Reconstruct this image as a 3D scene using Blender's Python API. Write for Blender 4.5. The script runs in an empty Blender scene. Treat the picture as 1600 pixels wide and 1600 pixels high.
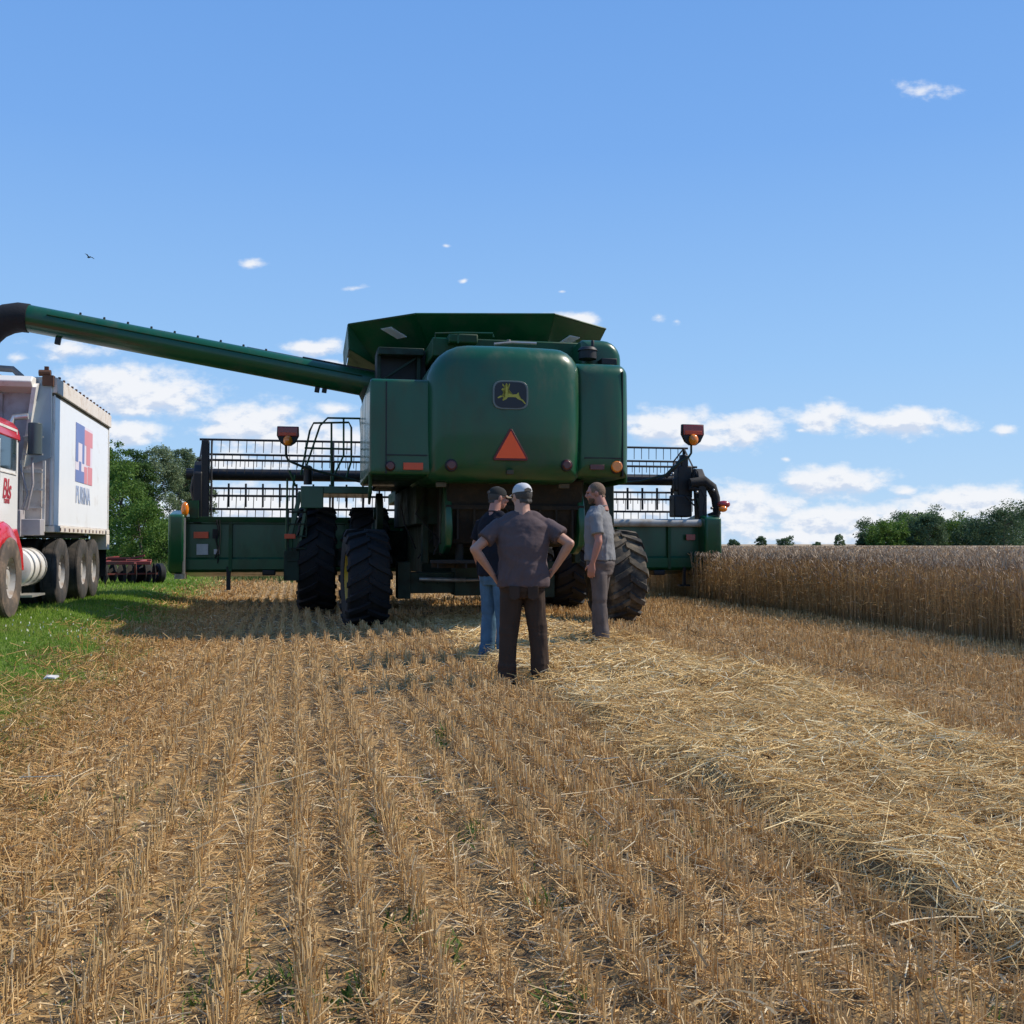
import bpy, bmesh, math, random
import numpy as np
from mathutils import Vector, Matrix, noise as mnoise
R = math.radians
sin, cos, pi = math.sin, math.cos, math.pi
S = bpy.context.scene
COL = S.collection
rng = np.random.default_rng(7)
random.seed(11)
CAMH = 1.25
PITCH = math.atan(50/1600)

# ---------------------------------------------------------------- measuring helpers
def ray(px, py):
    v = 800-py
    c, s = cos(PITCH), sin(PITCH)
    return Vector((px-800, 1600*c - v*s, 1600*s + v*c))

def at(px, py, Y):
    r = ray(px, py)
    return Vector((r.x*Y/r.y, Y, CAMH + r.z*Y/r.y))

class Frame:
    """local frame of a machine: x right, y forward, z up, origin O, turned th to the left"""
    def __init__(s, O, th):
        s.O = Vector(O); s.th = th
        s.rx = Vector((cos(th), sin(th), 0)); s.f = Vector((-sin(th), cos(th), 0))
    def _loc(s, p):
        q = p - s.O
        return Vector((q.dot(s.rx), q.dot(s.f), q.z))
    def L(s, px, py, yl):
        r = ray(px, py); c = Vector((0, 0, CAMH))
        t = (yl - (c-s.O).dot(s.f))/r.dot(s.f)
        return s._loc(c + r*t)
    def Lx(s, px, py, xl):
        r = ray(px, py); c = Vector((0, 0, CAMH))
        t = (xl - (c-s.O).dot(s.rx))/r.dot(s.rx)
        return s._loc(c + r*t)

# ---------------------------------------------------------------- mesh builder
def unit(v):
    v = Vector(v); return v.normalized() if v.length > 1e-9 else Vector((0, 0, 1))

def basis(d):
    d = unit(d)
    a = Vector((0, 0, 1)) if abs(d.z) < .9 else Vector((0, 1, 0))
    u = a.cross(d).normalized(); v = d.cross(u).normalized()
    return u, v

class MB:
    def __init__(s): s.v = []; s.f = []; s.m = []
    def add(s, vs, fs, m=0):
        o = len(s.v)
        s.v += [tuple(p) for p in vs]
        s.f += [tuple(i+o for i in f) for f in fs]
        s.m += [m]*len(fs)
        return s
    def box(s, x0, x1, y0, y1, z0, z1, m=0):
        return s.hexa([(x0,y0,z0),(x1,y0,z0),(x1,y1,z0),(x0,y1,z0)], [(x0,y0,z1),(x1,y0,z1),(x1,y1,z1),(x0,y1,z1)], m)
    def hexa(s, b, t, m=0):
        return s.add(list(b)+list(t), [(3,2,1,0),(4,5,6,7),(0,1,5,4),(1,2,6,5),(2,3,7,6),(3,0,4,7)], m)
    def bar(s, p0, p1, w, h, up=(0,0,1), m=0):
        p0, p1 = Vector(p0), Vector(p1); d = unit(p1-p0); up = Vector(up)
        if abs(d.dot(up)) > .98: up = Vector((0, 1, 0))
        u = d.cross(up).normalized(); v = u.cross(d).normalized()
        q = [(-1,-1),(1,-1),(1,1),(-1,1)]
        return s.hexa([p0+u*a*w/2+v*b*h/2 for a,b in q], [p1+u*a*w/2+v*b*h/2 for a,b in q], m)
    def loft(s, rings, cap=True, m=0, closed=True):
        n = len(rings[0]); vs = [p for r in rings for p in r]; fs = []
        for i in range(len(rings)-1):
            for j in range(n if closed else n-1):
                k = (j+1) % n
                fs.append((i*n+j, i*n+k, (i+1)*n+k, (i+1)*n+j))
        if cap:
            fs.append(tuple(range(n))[::-1]); o = (len(rings)-1)*n
            fs.append(tuple(o+j for j in range(n)))
        return s.add(vs, fs, m)
    def tube(s, pts, r, n=8, m=0, cap=True, flat=1.0):
        pts = [Vector(p) for p in pts]
        rs = r if isinstance(r, (list, tuple)) else [r]*len(pts)
        rings = []; pu = None
        for i, p in enumerate(pts):
            a = pts[max(i-1, 0)]; b = pts[min(i+1, len(pts)-1)]
            d = unit(b-a)
            if pu is None: u, v = basis(d)
            else:
                u = pu - d*pu.dot(d)
                u = u.normalized() if u.length > 1e-6 else basis(d)[0]
                v = d.cross(u).normalized()
            pu = u
            rings.append([p + u*cos(2*pi*k/n)*rs[i] + v*sin(2*pi*k/n)*rs[i]*flat for k in range(n)])
        return s.loft(rings, cap, m)
    def cyl(s, p0, p1, r0, r1=None, n=20, m=0):
        return s.tube([p0, p1], [r0, r0 if r1 is None else r1], n, m)
    def ball(s, c, rx, ry=None, rz=None, n=14, m=0, rot=None):
        ry = rx if ry is None else ry; rz = rx if rz is None else rz
        c = Vector(c); rings = []; k = max(6, n//2)
        for i in range(k+1):
            t = pi*(.02+.96*i/k)
            ring = []
            for j in range(n):
                a = 2*pi*j/n
                q = Vector((rx*sin(t)*cos(a), ry*sin(t)*sin(a), -rz*cos(t)))
                if rot is not None: q = rot @ q
                ring.append(c+q)
            rings.append(ring)
        return s.loft(rings, True, m)
    def prism(s, poly, a0, a1, axis='y', m=0):
        def P(u, v, w): return (u, w, v) if axis == 'y' else ((w, u, v) if axis == 'x' else (u, v, w))
        n = len(poly)
        vs = [P(u, v, a0) for u, v in poly]+[P(u, v, a1) for u, v in poly]
        fs = [tuple(range(n)), tuple(range(2*n-1, n-1, -1))]
        fs += [(i, (i+1) % n, n+(i+1) % n, n+i) for i in range(n)]
        return s.add(vs, fs, m)
    def lathe_x(s, prof, c, n=48, m=0, cap=False):
        c = Vector(c)
        rings = [[c+Vector((x, r*cos(2*pi*k/n), r*sin(2*pi*k/n))) for k in range(n)] for r, x in prof]
        return s.loft(rings, cap, m)
    def build(s, name, mats, parent=None, bevel=0, seg=2, smooth=38, loc=None, recalc=True):
        me = bpy.data.meshes.new(name)
        me.from_pydata(s.v, [], s.f); me.update()
        if recalc:
            bm = bmesh.new(); bm.from_mesh(me)
            bmesh.ops.recalc_face_normals(bm, faces=bm.faces)
            bm.to_mesh(me); bm.free()
        mats = mats if isinstance(mats, (list, tuple)) else [mats]
        for mm in mats: me.materials.append(mm)
        if len(mats) > 1: me.polygons.foreach_set('material_index', s.m)
        if smooth:
            me.polygons.foreach_set('use_smooth', [True]*len(me.polygons))
            me.set_sharp_from_angle(angle=R(smooth))
        o = bpy.data.objects.new(name, me); COL.objects.link(o)
        if parent is not None: o.parent = parent
        if loc is not None: o.location = loc
        if bevel:
            b = o.modifiers.new('bevel', 'BEVEL'); b.width = bevel; b.segments = seg
            b.limit_method = 'ANGLE'; b.angle_limit = R(40)
        return o

def builds(mb, name, mats, parent=None, **k):
    """build every loose piece of mb as an object of its own"""
    par = list(range(len(mb.v)))
    def fd(i):
        while par[i] != i: par[i] = par[par[i]]; i = par[i]
        return i
    for f in mb.f:
        a = fd(f[0])
        for q in f[1:]: par[fd(q)] = a
    groups = {}
    for f in mb.f: groups.setdefault(fd(f[0]), []).append(f)
    out = []
    for g in groups.values():
        ids = sorted({i for f in g for i in f}); mp = {i: n for n, i in enumerate(ids)}
        b = MB(); b.add([mb.v[i] for i in ids], [tuple(mp[i] for i in f) for f in g]); out.append(b.build(name, mats, parent, **k))
    return out

def tag(o, label=None, cat=None, group=None, kind=None):
    if label: o['label'] = label
    if cat: o['category'] = cat
    if group: o['group'] = group
    if kind: o['kind'] = kind
    return o

def empty(name, loc=(0,0,0), rz=0):
    o = bpy.data.objects.new(name, None); COL.objects.link(o)
    o.location = loc; o.rotation_euler = (0, 0, rz); o.empty_display_size = .3
    return o

def copy_tree(o, parent=None):
    c = o.copy(); COL.objects.link(c)
    if parent is not None: c.parent = parent
    for ch in list(o.children): copy_tree(ch, c)
    return c

def np_mesh(name, V, F, mat, attrs=None, smooth=False, parent=None):
    """V (N,3), F (M,k) all faces the same size"""
    me = bpy.data.meshes.new(name)
    M, k = F.shape
    me.vertices.add(len(V)); me.vertices.foreach_set('co', V.astype(np.float32).ravel())
    me.loops.add(M*k); me.loops.foreach_set('vertex_index', F.astype(np.int32).ravel())
    me.polygons.add(M)
    me.polygons.foreach_set('loop_start', np.arange(0, M*k, k, dtype=np.int32))
    me.polygons.foreach_set('loop_total', np.full(M, k, dtype=np.int32))
    me.polygons.foreach_set('use_smooth', np.full(M, smooth, dtype=bool))
    for an, arr in (attrs or {}).items():
        a = me.attributes.new(an, 'FLOAT', 'POINT'); a.data.foreach_set('value', arr.astype(np.float32))
    me.update(calc_edges=True)
    for mm in (mat if isinstance(mat, (list, tuple)) else [mat]): me.materials.append(mm)
    o = bpy.data.objects.new(name, me); COL.objects.link(o)
    if parent is not None: o.parent = parent
    return o

# ---------------------------------------------------------------- numpy noise
_P = np.random.default_rng(3).random((256, 256))
def vnoise(x, y, seed=0):
    x = np.asarray(x, float)+seed*17.3; y = np.asarray(y, float)+seed*9.1
    xi = np.floor(x).astype(int); yi = np.floor(y).astype(int)
    fx = x-xi; fy = y-yi; fx = fx*fx*(3-2*fx); fy = fy*fy*(3-2*fy)
    g = lambda a, b: _P[a % 256, b % 256]
    return (g(xi,yi)*(1-fx)+g(xi+1,yi)*fx)*(1-fy)+(g(xi,yi+1)*(1-fx)+g(xi+1,yi+1)*fx)*fy
def fbm(x, y, seed=0, o=4):
    t = 0; a = .5; s = 0
    for i in range(o):
        t = t+a*vnoise(x*2**i, y*2**i, seed+i*3); s += a; a *= .5
    return t/s
def sstep(a, b, x):
    t = np.clip((x-a)/(b-a), 0, 1); return t*t*(3-2*t)

# ---------------------------------------------------------------- materials
def newmat(name):
    m = bpy.data.materials.new(name); m.use_nodes = True
    nt = m.node_tree; nt.nodes.clear()
    out = nt.nodes.new('ShaderNodeOutputMaterial')
    b = nt.nodes.new('ShaderNodeBsdfPrincipled')
    nt.links.new(b.outputs[0], out.inputs[0])
    return m, nt, b, out
def nd(nt, t, **kw):
    n = nt.nodes.new(t)
    for k, v in kw.items(): setattr(n, k, v)
    return n
def lk(nt, a, b): nt.links.new(a, b)
def mixc(nt, fac, a, b, mode='MIX'):
    n = nd(nt, 'ShaderNodeMix', data_type='RGBA', blend_type=mode)
    for sock, val in ((n.inputs[0], fac), (n.inputs[6], a), (n.inputs[7], b)):
        if hasattr(val, 'is_linked') or isinstance(val, bpy.types.NodeSocket): lk(nt, val, sock)
        elif isinstance(val, (tuple, list)): sock.default_value = (*val[:3], 1)
        else: sock.default_value = val
    return n.outputs[2]
def mth(nt, op, a, b=None, c=None, clamp=False):
    n = nd(nt, 'ShaderNodeMath', operation=op, use_clamp=clamp)
    for i, val in enumerate((a, b, c)):
        if val is None: continue
        if isinstance(val, bpy.types.NodeSocket): lk(nt, val, n.inputs[i])
        else: n.inputs[i].default_value = val
    return n.outputs[0]
def noise_n(nt, co, scale, detail=4, rough=.55):
    n = nd(nt, 'ShaderNodeTexNoise'); n.inputs['Scale'].default_value = scale
    n.inputs['Detail'].default_value = detail; n.inputs['Roughness'].default_value = rough
    lk(nt, co, n.inputs['Vector']); return n.outputs['Fac']
def remap(nt, v, a, b, c=0, d=1):
    n = nd(nt, 'ShaderNodeMapRange'); n.interpolation_type = 'SMOOTHSTEP'
    lk(nt, v, n.inputs[0])
    for i, q in enumerate((a, b, c, d)): n.inputs[i+1].default_value = q
    return n.outputs[0]

def paint(name, col, rough=.4, metal=0, var=.12, vs=2.0, dirt=None, amt=.0, ds=3.0, bump=0, bs=60, coat=0, spec=.5, stretch=None):
    m, nt, b, out = newmat(name)
    tc = nd(nt, 'ShaderNodeTexCoord').outputs['Object']
    if stretch:
        mp = nd(nt, 'ShaderNodeMapping'); mp.inputs['Scale'].default_value = stretch
        lk(nt, tc, mp.inputs[0]); tc = mp.outputs[0]
    n1 = noise_n(nt, tc, vs)
    c = mixc(nt, n1, tuple(x*(1-var) for x in col), tuple(min(1, x*(1+var)) for x in col))
    ro = None
    if dirt is not None:
        n2 = noise_n(nt, tc, ds, 7, .65)
        f = remap(nt, n2, .62-amt*.35, .78-amt*.2)
        f = mth(nt, 'MULTIPLY', f, min(1, .45+amt*.6))
        c = mixc(nt, f, c, dirt)
        ro = mth(nt, 'MULTIPLY_ADD', f, .35, rough, clamp=True)
    lk(nt, c, b.inputs['Base Color'])
    if ro is not None: lk(nt, ro, b.inputs['Roughness'])
    else: b.inputs['Roughness'].default_value = rough
    b.inputs['Metallic'].default_value = metal
    b.inputs['Specular IOR Level'].default_value = spec
    if coat: b.inputs['Coat Weight'].default_value = coat; b.inputs['Coat Roughness'].default_value = .08
    if bump:
        bn = nd(nt, 'ShaderNodeBump'); bn.inputs['Strength'].default_value = bump; bn.inputs['Distance'].default_value = .02
        lk(nt, noise_n(nt, tc, bs, 5), bn.inputs['Height']); lk(nt, bn.outputs[0], b.inputs['Normal'])
    return m

def straw_mat(name, ramp, trans=.25, rough=.6, attr='rnd', shade=None):
    """each stalk takes its own colour from a ramp by a random number stored on it"""
    m, nt, b, out = newmat(name)
    a = nd(nt, 'ShaderNodeAttribute', attribute_name=attr)
    r = nd(nt, 'ShaderNodeValToRGB'); lk(nt, a.outputs['Fac'], r.inputs[0])
    els = r.color_ramp.elements
    while len(els) < len(ramp): els.new(.5)
    for e, (p, c) in zip(els, ramp): e.position = p; e.color = (*c, 1)
    lk(nt, r.outputs[0], b.inputs['Base Color'])
    b.inputs['Roughness'].default_value = rough
    b.inputs['Specular IOR Level'].default_value = .15
    if trans:
        t = nd(nt, 'ShaderNodeBsdfTranslucent'); lk(nt, r.outputs[0], t.inputs[0])
        mx = nd(nt, 'ShaderNodeMixShader'); mx.inputs[0].default_value = trans
        lk(nt, b.outputs[0], mx.inputs[1]); lk(nt, t.outputs[0], mx.inputs[2]); lk(nt, mx.outputs[0], out.inputs[0])
    return m

DUST = (.20, .15, .095)
M = {}
M['green'] = paint('green_paint', (.002, .068, .024), .32, var=.15, dirt=(.030,.062,.030), amt=.5, ds=1.5, coat=.25, spec=.45, stretch=(1.6, 1.6, .7))
M['green_d'] = paint('green_paint_dusty', (.003, .060, .018), .45, var=.2, dirt=(.038,.042,.02), amt=.5, ds=2.5, spec=.35)
M['green_under'] = paint('green_shade_paint', (.003, .022, .008), .6, var=.3, dirt=(.022,.020,.012), amt=.6, ds=4)  # green darkened: shade under the machine put into the paint colour
M['black'] = paint('black_steel', (.005, .005, .0065), .55, var=.3, dirt=(.05,.042,.03), amt=.3, ds=5)
M['rubber'] = paint('tyre_rubber', (.0065, .007, .009), .8, var=.3, dirt=(.035,.03,.025), amt=.30, ds=4, bump=.25, bs=40)
M['rubber_sunlit_dusty'] = paint('sunlit_dusty_tyre_rubber', (.028, .025, .023), .85, var=.3, dirt=(.19,.155,.11), amt=.6, ds=3.5, bump=.3, bs=30)  # lighter rubber copy: sunlight on the dusty lugs put into its colour
M['yellow'] = paint('yellow_rim_paint', (.50, .33, .012), .45, var=.1, dirt=DUST, amt=.5, ds=4)
M['steel'] = paint('worn_steel', (.35, .35, .34), .38, metal=.75, var=.2, dirt=(.16,.13,.09), amt=.5)
M['greytube'] = paint('lit_metal_grey', (.42, .42, .40), .38, var=.15, dirt=DUST, amt=.5)  # light grey: brightness of lit metal put into the colour
M['shade_dark'] = paint('shade_dark_machine_parts', (.010, .009, .008), .85, var=.5, dirt=(.035,.028,.02), amt=.6, ds=5, bump=.4, bs=20)  # near black: shade of the underside put into the colour
M['tan_dust'] = paint('chaff_covered_sheet', (.06, .05, .033), .9, var=.4, dirt=(.12,.095,.06), amt=.8)
M['red_lens'] = paint('red_lamp_lens', (.28, .012, .008), .25, var=.1, coat=.5)
M['dark_red'] = paint('dark_red_lamp_lens', (.09, .010, .008), .35, var=.2, coat=.3)
M['orange_refl'] = paint('orange_reflector', (.62, .07, .015), .35, var=.08)
M['amber'] = paint('amber_lamp_lens', (.80, .22, .012), .2, var=.15, coat=.6)
M['smv'] = paint('fluorescent_orange_sheet', (1.0, .10, .010), .45, var=.04)
M['smv_rim'] = paint('dark_red_border', (.12, .006, .006), .45, var=.1)
M['emblem_dark'] = paint('emblem_navy', (.004, .004, .010), .35, var=.1)
M['emblem_yellow'] = paint('emblem_yellow', (.40, .35, .04), .5, var=.1)
M['emblem_rim'] = paint('emblem_grey_rim', (.13, .15, .14), .4, var=.1)
M['clear'] = paint('milky_window', (.75, .77, .80), .3, var=.05)
_m, _nt, _b, _o = newmat('milky_pane'); _b.inputs['Base Color'].default_value = (.85, .87, .9, 1); _t = nd(_nt, 'ShaderNodeBsdfTranslucent'); _t.inputs[0].default_value = (.95, .96, 1, 1); _x = nd(_nt, 'ShaderNodeMixShader'); _x.inputs[0].default_value = .6
lk(_nt, _b.outputs[0], _x.inputs[1]); lk(_nt, _t.outputs[0], _x.inputs[2]); lk(_nt, _x.outputs[0], _o.inputs[0]); M['pane'] = _m
M['sticker'] = paint('white_decal', (.42, .43, .46), .5, var=.25, vs=14)
M['glass'] = paint('dark_cab_glass', (.02, .035, .04), .06, var=.1, spec=.9)
# ---------------------------------------------------------------- camera, sun, sky
cam = bpy.data.cameras.new('camera'); camo = bpy.data.objects.new('camera', cam); COL.objects.link(camo)
cam.sensor_width = 36; cam.sensor_height = 36; cam.lens = 36; cam.clip_start = .05; cam.clip_end = 6000
camo.location = (0, 0, CAMH); camo.rotation_euler = (R(90)+PITCH, 0, 0)
S.camera = camo

SUN_AZ = R(11.5)
SUN_DIR = Vector((cos(R(45))*cos(SUN_AZ), cos(R(45))*sin(SUN_AZ), sin(R(45))))
sun = bpy.data.lights.new('sun', 'SUN'); suno = bpy.data.objects.new('sun', sun); COL.objects.link(suno)
sun.energy = 5.0; sun.angle = R(.53); sun.color = (1, .905, .765)
suno.rotation_euler = SUN_DIR.to_track_quat('Z', 'Y').to_euler()
suno.location = (30, 10, 30)

W = bpy.data.worlds.new('World'); S.world = W; W.use_nodes = True
nt = W.node_tree; nt.nodes.clear()
wout = nd(nt, 'ShaderNodeOutputWorld'); bg = nd(nt, 'ShaderNodeBackground'); lk(nt, bg.outputs[0], wout.inputs[0])
bg.inputs[1].default_value = .10
sky = nd(nt, 'ShaderNodeTexSky', sky_type='NISHITA'); sky.sun_disc = False
sky.sun_elevation = R(45); sky.sun_rotation = math.atan2(SUN_DIR.x, SUN_DIR.y)
sky.air_density = 1.25; sky.dust_density = .35; sky.ozone_density = 2.2; sky.altitude = 0
CLOUDS = [  # direction given by the photograph's pixels: centre x, y, half width, half height, strength
 (205,612,112,36,1),(165,600,70,26,1),(245,622,75,28,1),(115,546,70,19,.75),(200,676,52,20,1),(170,668,30,20,.9),(400,664,62,34,1),(340,672,52,13,.8),
 (450,686,90,32,1),(530,690,70,24,.9),(488,543,50,13,.9),(515,573,50,10,.8),(520,634,60,13,.6),(395,413,42,13,.48),(560,450,30,9,.5),
 (1455,138,72,30,.46),(1030,495,24,12,.5),(1060,503,16,9,.4),(1040,664,66,24,1),(1155,672,64,23,1),(1090,690,80,12,.9),(1283,652,60,18,1),
 (1415,661,84,19,1),(1252,671,14,7,.5),(1570,673,30,14,.5),(1305,754,78,22,1),(1230,718,13,6,.6),(1175,798,95,48,.85),(1300,820,140,36,.8),
 (1418,768,28,10,.9),(1515,782,120,20,1),(1560,800,100,40,.9),(1440,818,150,36,.85),(900,500,42,11,.9),(700,384,14,6,.45),(722,440,12,6,.4),
 (700,790,260,34,.85),(400,790,200,34,.85),(960,800,160,40,.85),(870,455,12,5,.4),(215,640,80,14,.8),(1345,838,330,22,.8),(-160,640,120,34,1),
 (-330,560,90,22,1),(1800,640,120,30,1),(1900,780,160,36,1),(-260,760,160,36,.9),(2150,560,120,30,1),(380,730,120,26,.7),(30,560,40,14,.4)]
grp = bpy.data.node_groups.new('cloud_field', 'ShaderNodeTree')
grp.interface.new_socket('p', in_out='INPUT', socket_type='NodeSocketVector')
grp.interface.new_socket('v', in_out='OUTPUT', socket_type='NodeSocketFloat')
gi = nd(grp, 'NodeGroupInput'); go = nd(grp, 'NodeGroupOutput')
nz = nd(grp, 'ShaderNodeTexNoise'); nz.inputs['Scale'].default_value = 26; nz.inputs['Detail'].default_value = 2
lk(grp, gi.outputs[0], nz.inputs['Vector'])
wv = nd(grp, 'ShaderNodeVectorMath', operation='MULTIPLY_ADD')
lk(grp, nz.outputs['Color'], wv.inputs[0]); wv.inputs[1].default_value = (.020, .012, 0)
of = nd(grp, 'ShaderNodeVectorMath', operation='SUBTRACT'); lk(grp, gi.outputs[0], of.inputs[0]); of.inputs[1].default_value = (.010, .006, 0)
lk(grp, of.outputs[0], wv.inputs[2])
P0 = wv.outputs[0]; acc = None
for (cx, cy, rx, ry, st) in CLOUDS:
    r = ray(cx, cy); u0, v0 = r.x/r.y, r.z/r.y
    a = nd(grp, 'ShaderNodeVectorMath', operation='SUBTRACT'); lk(grp, P0, a.inputs[0]); a.inputs[1].default_value = (u0, v0, 0)
    b_ = nd(grp, 'ShaderNodeVectorMath', operation='MULTIPLY'); lk(grp, a.outputs[0], b_.inputs[0])
    b_.inputs[1].default_value = (1600/rx/1.28, 1600/ry/1.34, 0)
    l = nd(grp, 'ShaderNodeVectorMath', operation='LENGTH'); lk(grp, b_.outputs[0], l.inputs[0])
    v = mth(grp, 'SUBTRACT', st+.12, l.outputs['Value'])
    acc = v if acc is None else mth(grp, 'MAXIMUM', acc, v)
lk(grp, acc, go.inputs[0])

tcw = nd(nt, 'ShaderNodeTexCoord'); sp = nd(nt, 'ShaderNodeSeparateXYZ'); lk(nt, tcw.outputs['Generated'], sp.inputs[0])
ysafe = mth(nt, 'MAXIMUM', sp.outputs[1], .02)
cb = nd(nt, 'ShaderNodeCombineXYZ'); lk(nt, mth(nt, 'DIVIDE', sp.outputs[0], ysafe), cb.inputs[0]); lk(nt, mth(nt, 'DIVIDE', sp.outputs[2], ysafe), cb.inputs[1])
def field(vec):
    g = nd(nt, 'ShaderNodeGroup'); g.node_tree = grp; lk(nt, vec, g.inputs[0]); return g.outputs[0]
def puff(vec):
    n1 = nd(nt, 'ShaderNodeTexNoise'); n1.inputs['Scale'].default_value = 30; n1.inputs['Detail'].default_value = 5; n1.inputs['Roughness'].default_value = .60
    mpn = nd(nt, 'ShaderNodeMapping'); mpn.inputs['Scale'].default_value = (1, 1.7, 1); lk(nt, vec, mpn.inputs[0]); lk(nt, mpn.outputs[0], n1.inputs['Vector'])
    return mth(nt, 'SUBTRACT', n1.outputs['Fac'], .5)
p0_ = puff(cb.outputs[0])
a0_ = field(cb.outputs[0])
f0 = mth(nt, 'MULTIPLY_ADD', p0_, 1.75, a0_)
o2 = nd(nt, 'ShaderNodeVectorMath', operation='ADD'); lk(nt, cb.outputs[0], o2.inputs[0]); o2.inputs[1].default_value = (.003, .007, 0)
p1_ = puff(o2.outputs[0])
o3 = nd(nt, 'ShaderNodeVectorMath', operation='ADD'); lk(nt, cb.outputs[0], o3.inputs[0]); o3.inputs[1].default_value = (.002, .006, 0)
a1_ = field(o3.outputs[0])
mask = remap(nt, f0, .0, .72)
shade = remap(nt, mth(nt, 'MULTIPLY_ADD', mth(nt, 'SUBTRACT', a0_, a1_), .45, mth(nt, 'SUBTRACT', p0_, p1_)), -.17, .06)
ccol = mixc(nt, shade, (6.3, 7.1, 8.6), (9.3, 9.4, 9.7))
mask = mth(nt, 'MULTIPLY', mask, remap(nt, sp.outputs[1], .03, .12))
mask = mth(nt, 'MULTIPLY', mask, .93)
# colour balance of the clear sky
hs = nd(nt, 'ShaderNodeHueSaturation'); hs.inputs['Saturation'].default_value = 1.0; hs.inputs['Value'].default_value = 1.0
lk(nt, sky.outputs[0], hs.inputs['Color'])
rp = nd(nt, 'ShaderNodeValToRGB'); lk(nt, sp.outputs[2], rp.inputs[0])
while len(rp.color_ramp.elements) < 5: rp.color_ramp.elements.new(.5)
for e_, (p_, c_) in zip(rp.color_ramp.elements, ((0, (.50, .72, .96)), (.06, (.42, .66, .96)), (.17, (.32, .575, .95)), (.36, (.195, .425, .88)), (.62, (.12, .315, .76)))): e_.position = p_; e_.color = (*c_, 1)
tint = mixc(nt, 1.0, rp.outputs[0], (10, 10, 10), 'MULTIPLY')
SKYC = mixc(nt, .93, hs.outputs[0], tint)
lk(nt, mixc(nt, mask, SKYC, ccol), bg.inputs[0])
W.cycles.sampling_method = 'MANUAL'; W.cycles.sample_map_resolution = 512

S.view_settings.view_transform = 'Standard'; S.view_settings.look = 'None'
S.view_settings.exposure = 0; S.view_settings.gamma = 1
S.cycles.max_bounces = 6; S.cycles.diffuse_bounces = 3; S.cycles.glossy_bounces = 3; S.cycles.transparent_max_bounces = 6
S.cycles.use_denoising = True
# ================================================================ the combine harvester
C = Frame((-0.155, 13.8, 0), R(11))
comb = empty('combine_harvester', C.O, C.th)
tag(comb, 'big green combine harvester seen from behind, its grain auger swung out to the left', 'combine harvester')
def cx(px, py, yl): return C.L(px, py, yl)
def X(px, yl, py=800): return C.L(px, py, yl).x
def Z(py, yl, px=790): return C.L(px, py, yl).z
G, GD, GU, BK = M['green'], M['green_d'], M['green_under'], M['black']

def rrect(x0, x1, z0, z1, rtl, rtr, rbl, rbr, inset=0, n=7, ns=9):
    """rounded rectangle outline, counter-clockwise, inset by a margin, its straight sides cut into short runs"""
    x0 += inset; x1 -= inset; z0 += inset; z1 -= inset
    arcs = []
    for (px, pz, r, a0) in ((x0, z0, rbl, 180), (x1, z0, rbr, 270), (x1, z1, rtr, 0), (x0, z1, rtl, 90)):
        r = max(r-inset, .012)
        ccx = px + (r if px == x0 else -r); ccz = pz + (r if pz == z0 else -r)
        arcs.append([(ccx+r*cos(R(a0+90*k/(n-1))), ccz+r*sin(R(a0+90*k/(n-1)))) for k in range(n)])
    pts = []
    for i in range(4):
        pts += arcs[i]; a, b = arcs[i][-1], arcs[(i+1) % 4][0]
        pts += [(a[0]+(b[0]-a[0])*k/ns, a[1]+(b[1]-a[1])*k/ns) for k in range(1, ns)]
    return pts
def pad(mb, x0, x1, z0, z1, radii, y_front, y_back, edge, bulge=.0, m=0, edge_z=None):
    """a moulded panel: rounded outline, rounded rear edge, slightly domed face"""
    rings = []
    cxx, czz = (x0+x1)/2, (z0+z1)/2
    def Bz(x, z): return -bulge*(1-((x-cxx)/(x1-x0)*2)**2) - bulge*.5*(1-((z-czz)/(z1-z0)*2)**2)
    o = rrect(x0, x1, z0, z1, *radii)
    rings.append([Vector((a, y_front, b)) for a, b in o])
    K = 8
    for k in range(K+1):
        t = k/K*pi/2
        ins = edge*(1-cos(t)); yy = y_back+edge*(1-sin(t))
        rings.append([Vector((a, yy+Bz(a, b), b)) for a, b in rrect(x0, x1, z0, z1, *radii, inset=ins)])
    last = rings[-1]
    for f in (.9, .8, .7, .6, .5, .4, .3, .2, .1, .02):
        rings.append([Vector((cxx+(p.x-cxx)*f, y_back+Bz(cxx+(p.x-cxx)*f, czz+(p.z-czz)*f), czz+(p.z-czz)*f)) for p in last])
    mb.loft(rings, True, m)

# ---- rear hood: centre shell, two shoulder shells, lamp band
hx0, hx1 = X(668, 0), X(912, 0)
mb = MB(); pad(mb, hx0, hx1, Z(752, 0), Z(538, 0), (.55, .36, .14, .14), 2.6, .09, .24, .15)
hood = mb.build('rear_hood', G, comb)
mb = MB()
zL = Z(598, .22)
pad(mb, X(577, .2), hx0+.10, Z(744, .2), zL, (.05, .03, .05, .03), 3.0, .17, .05, .012)
mb.build('side_shell', G, comb)
mb = MB()
pad(mb, hx1-.10, X(984, .2), Z(744, .2), Z(562, .2), (.03, .16, .03, .05), 3.0, .18, .18, .05)
mb.build('side_shell', G, comb)
# seams: narrow dark joints in the shells
mb = MB()
xs = X(603, .15); mb.box(xs-.008, xs+.008, .150, .20, Z(742, .15), zL-.04)
xs = X(973, .15); mb.box(xs-.008, xs+.008, .135, .30, Z(742, .15), Z(575, .15))
zs = Z(713, .1); mb.box(X(604, .1), X(668, .1), .140, .18, zs-.007, zs+.007); mb.box(X(914, .1), X(972, .1), .112, .26, zs-.007, zs+.007)
builds(mb, 'panel_seam', BK, comb)
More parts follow.
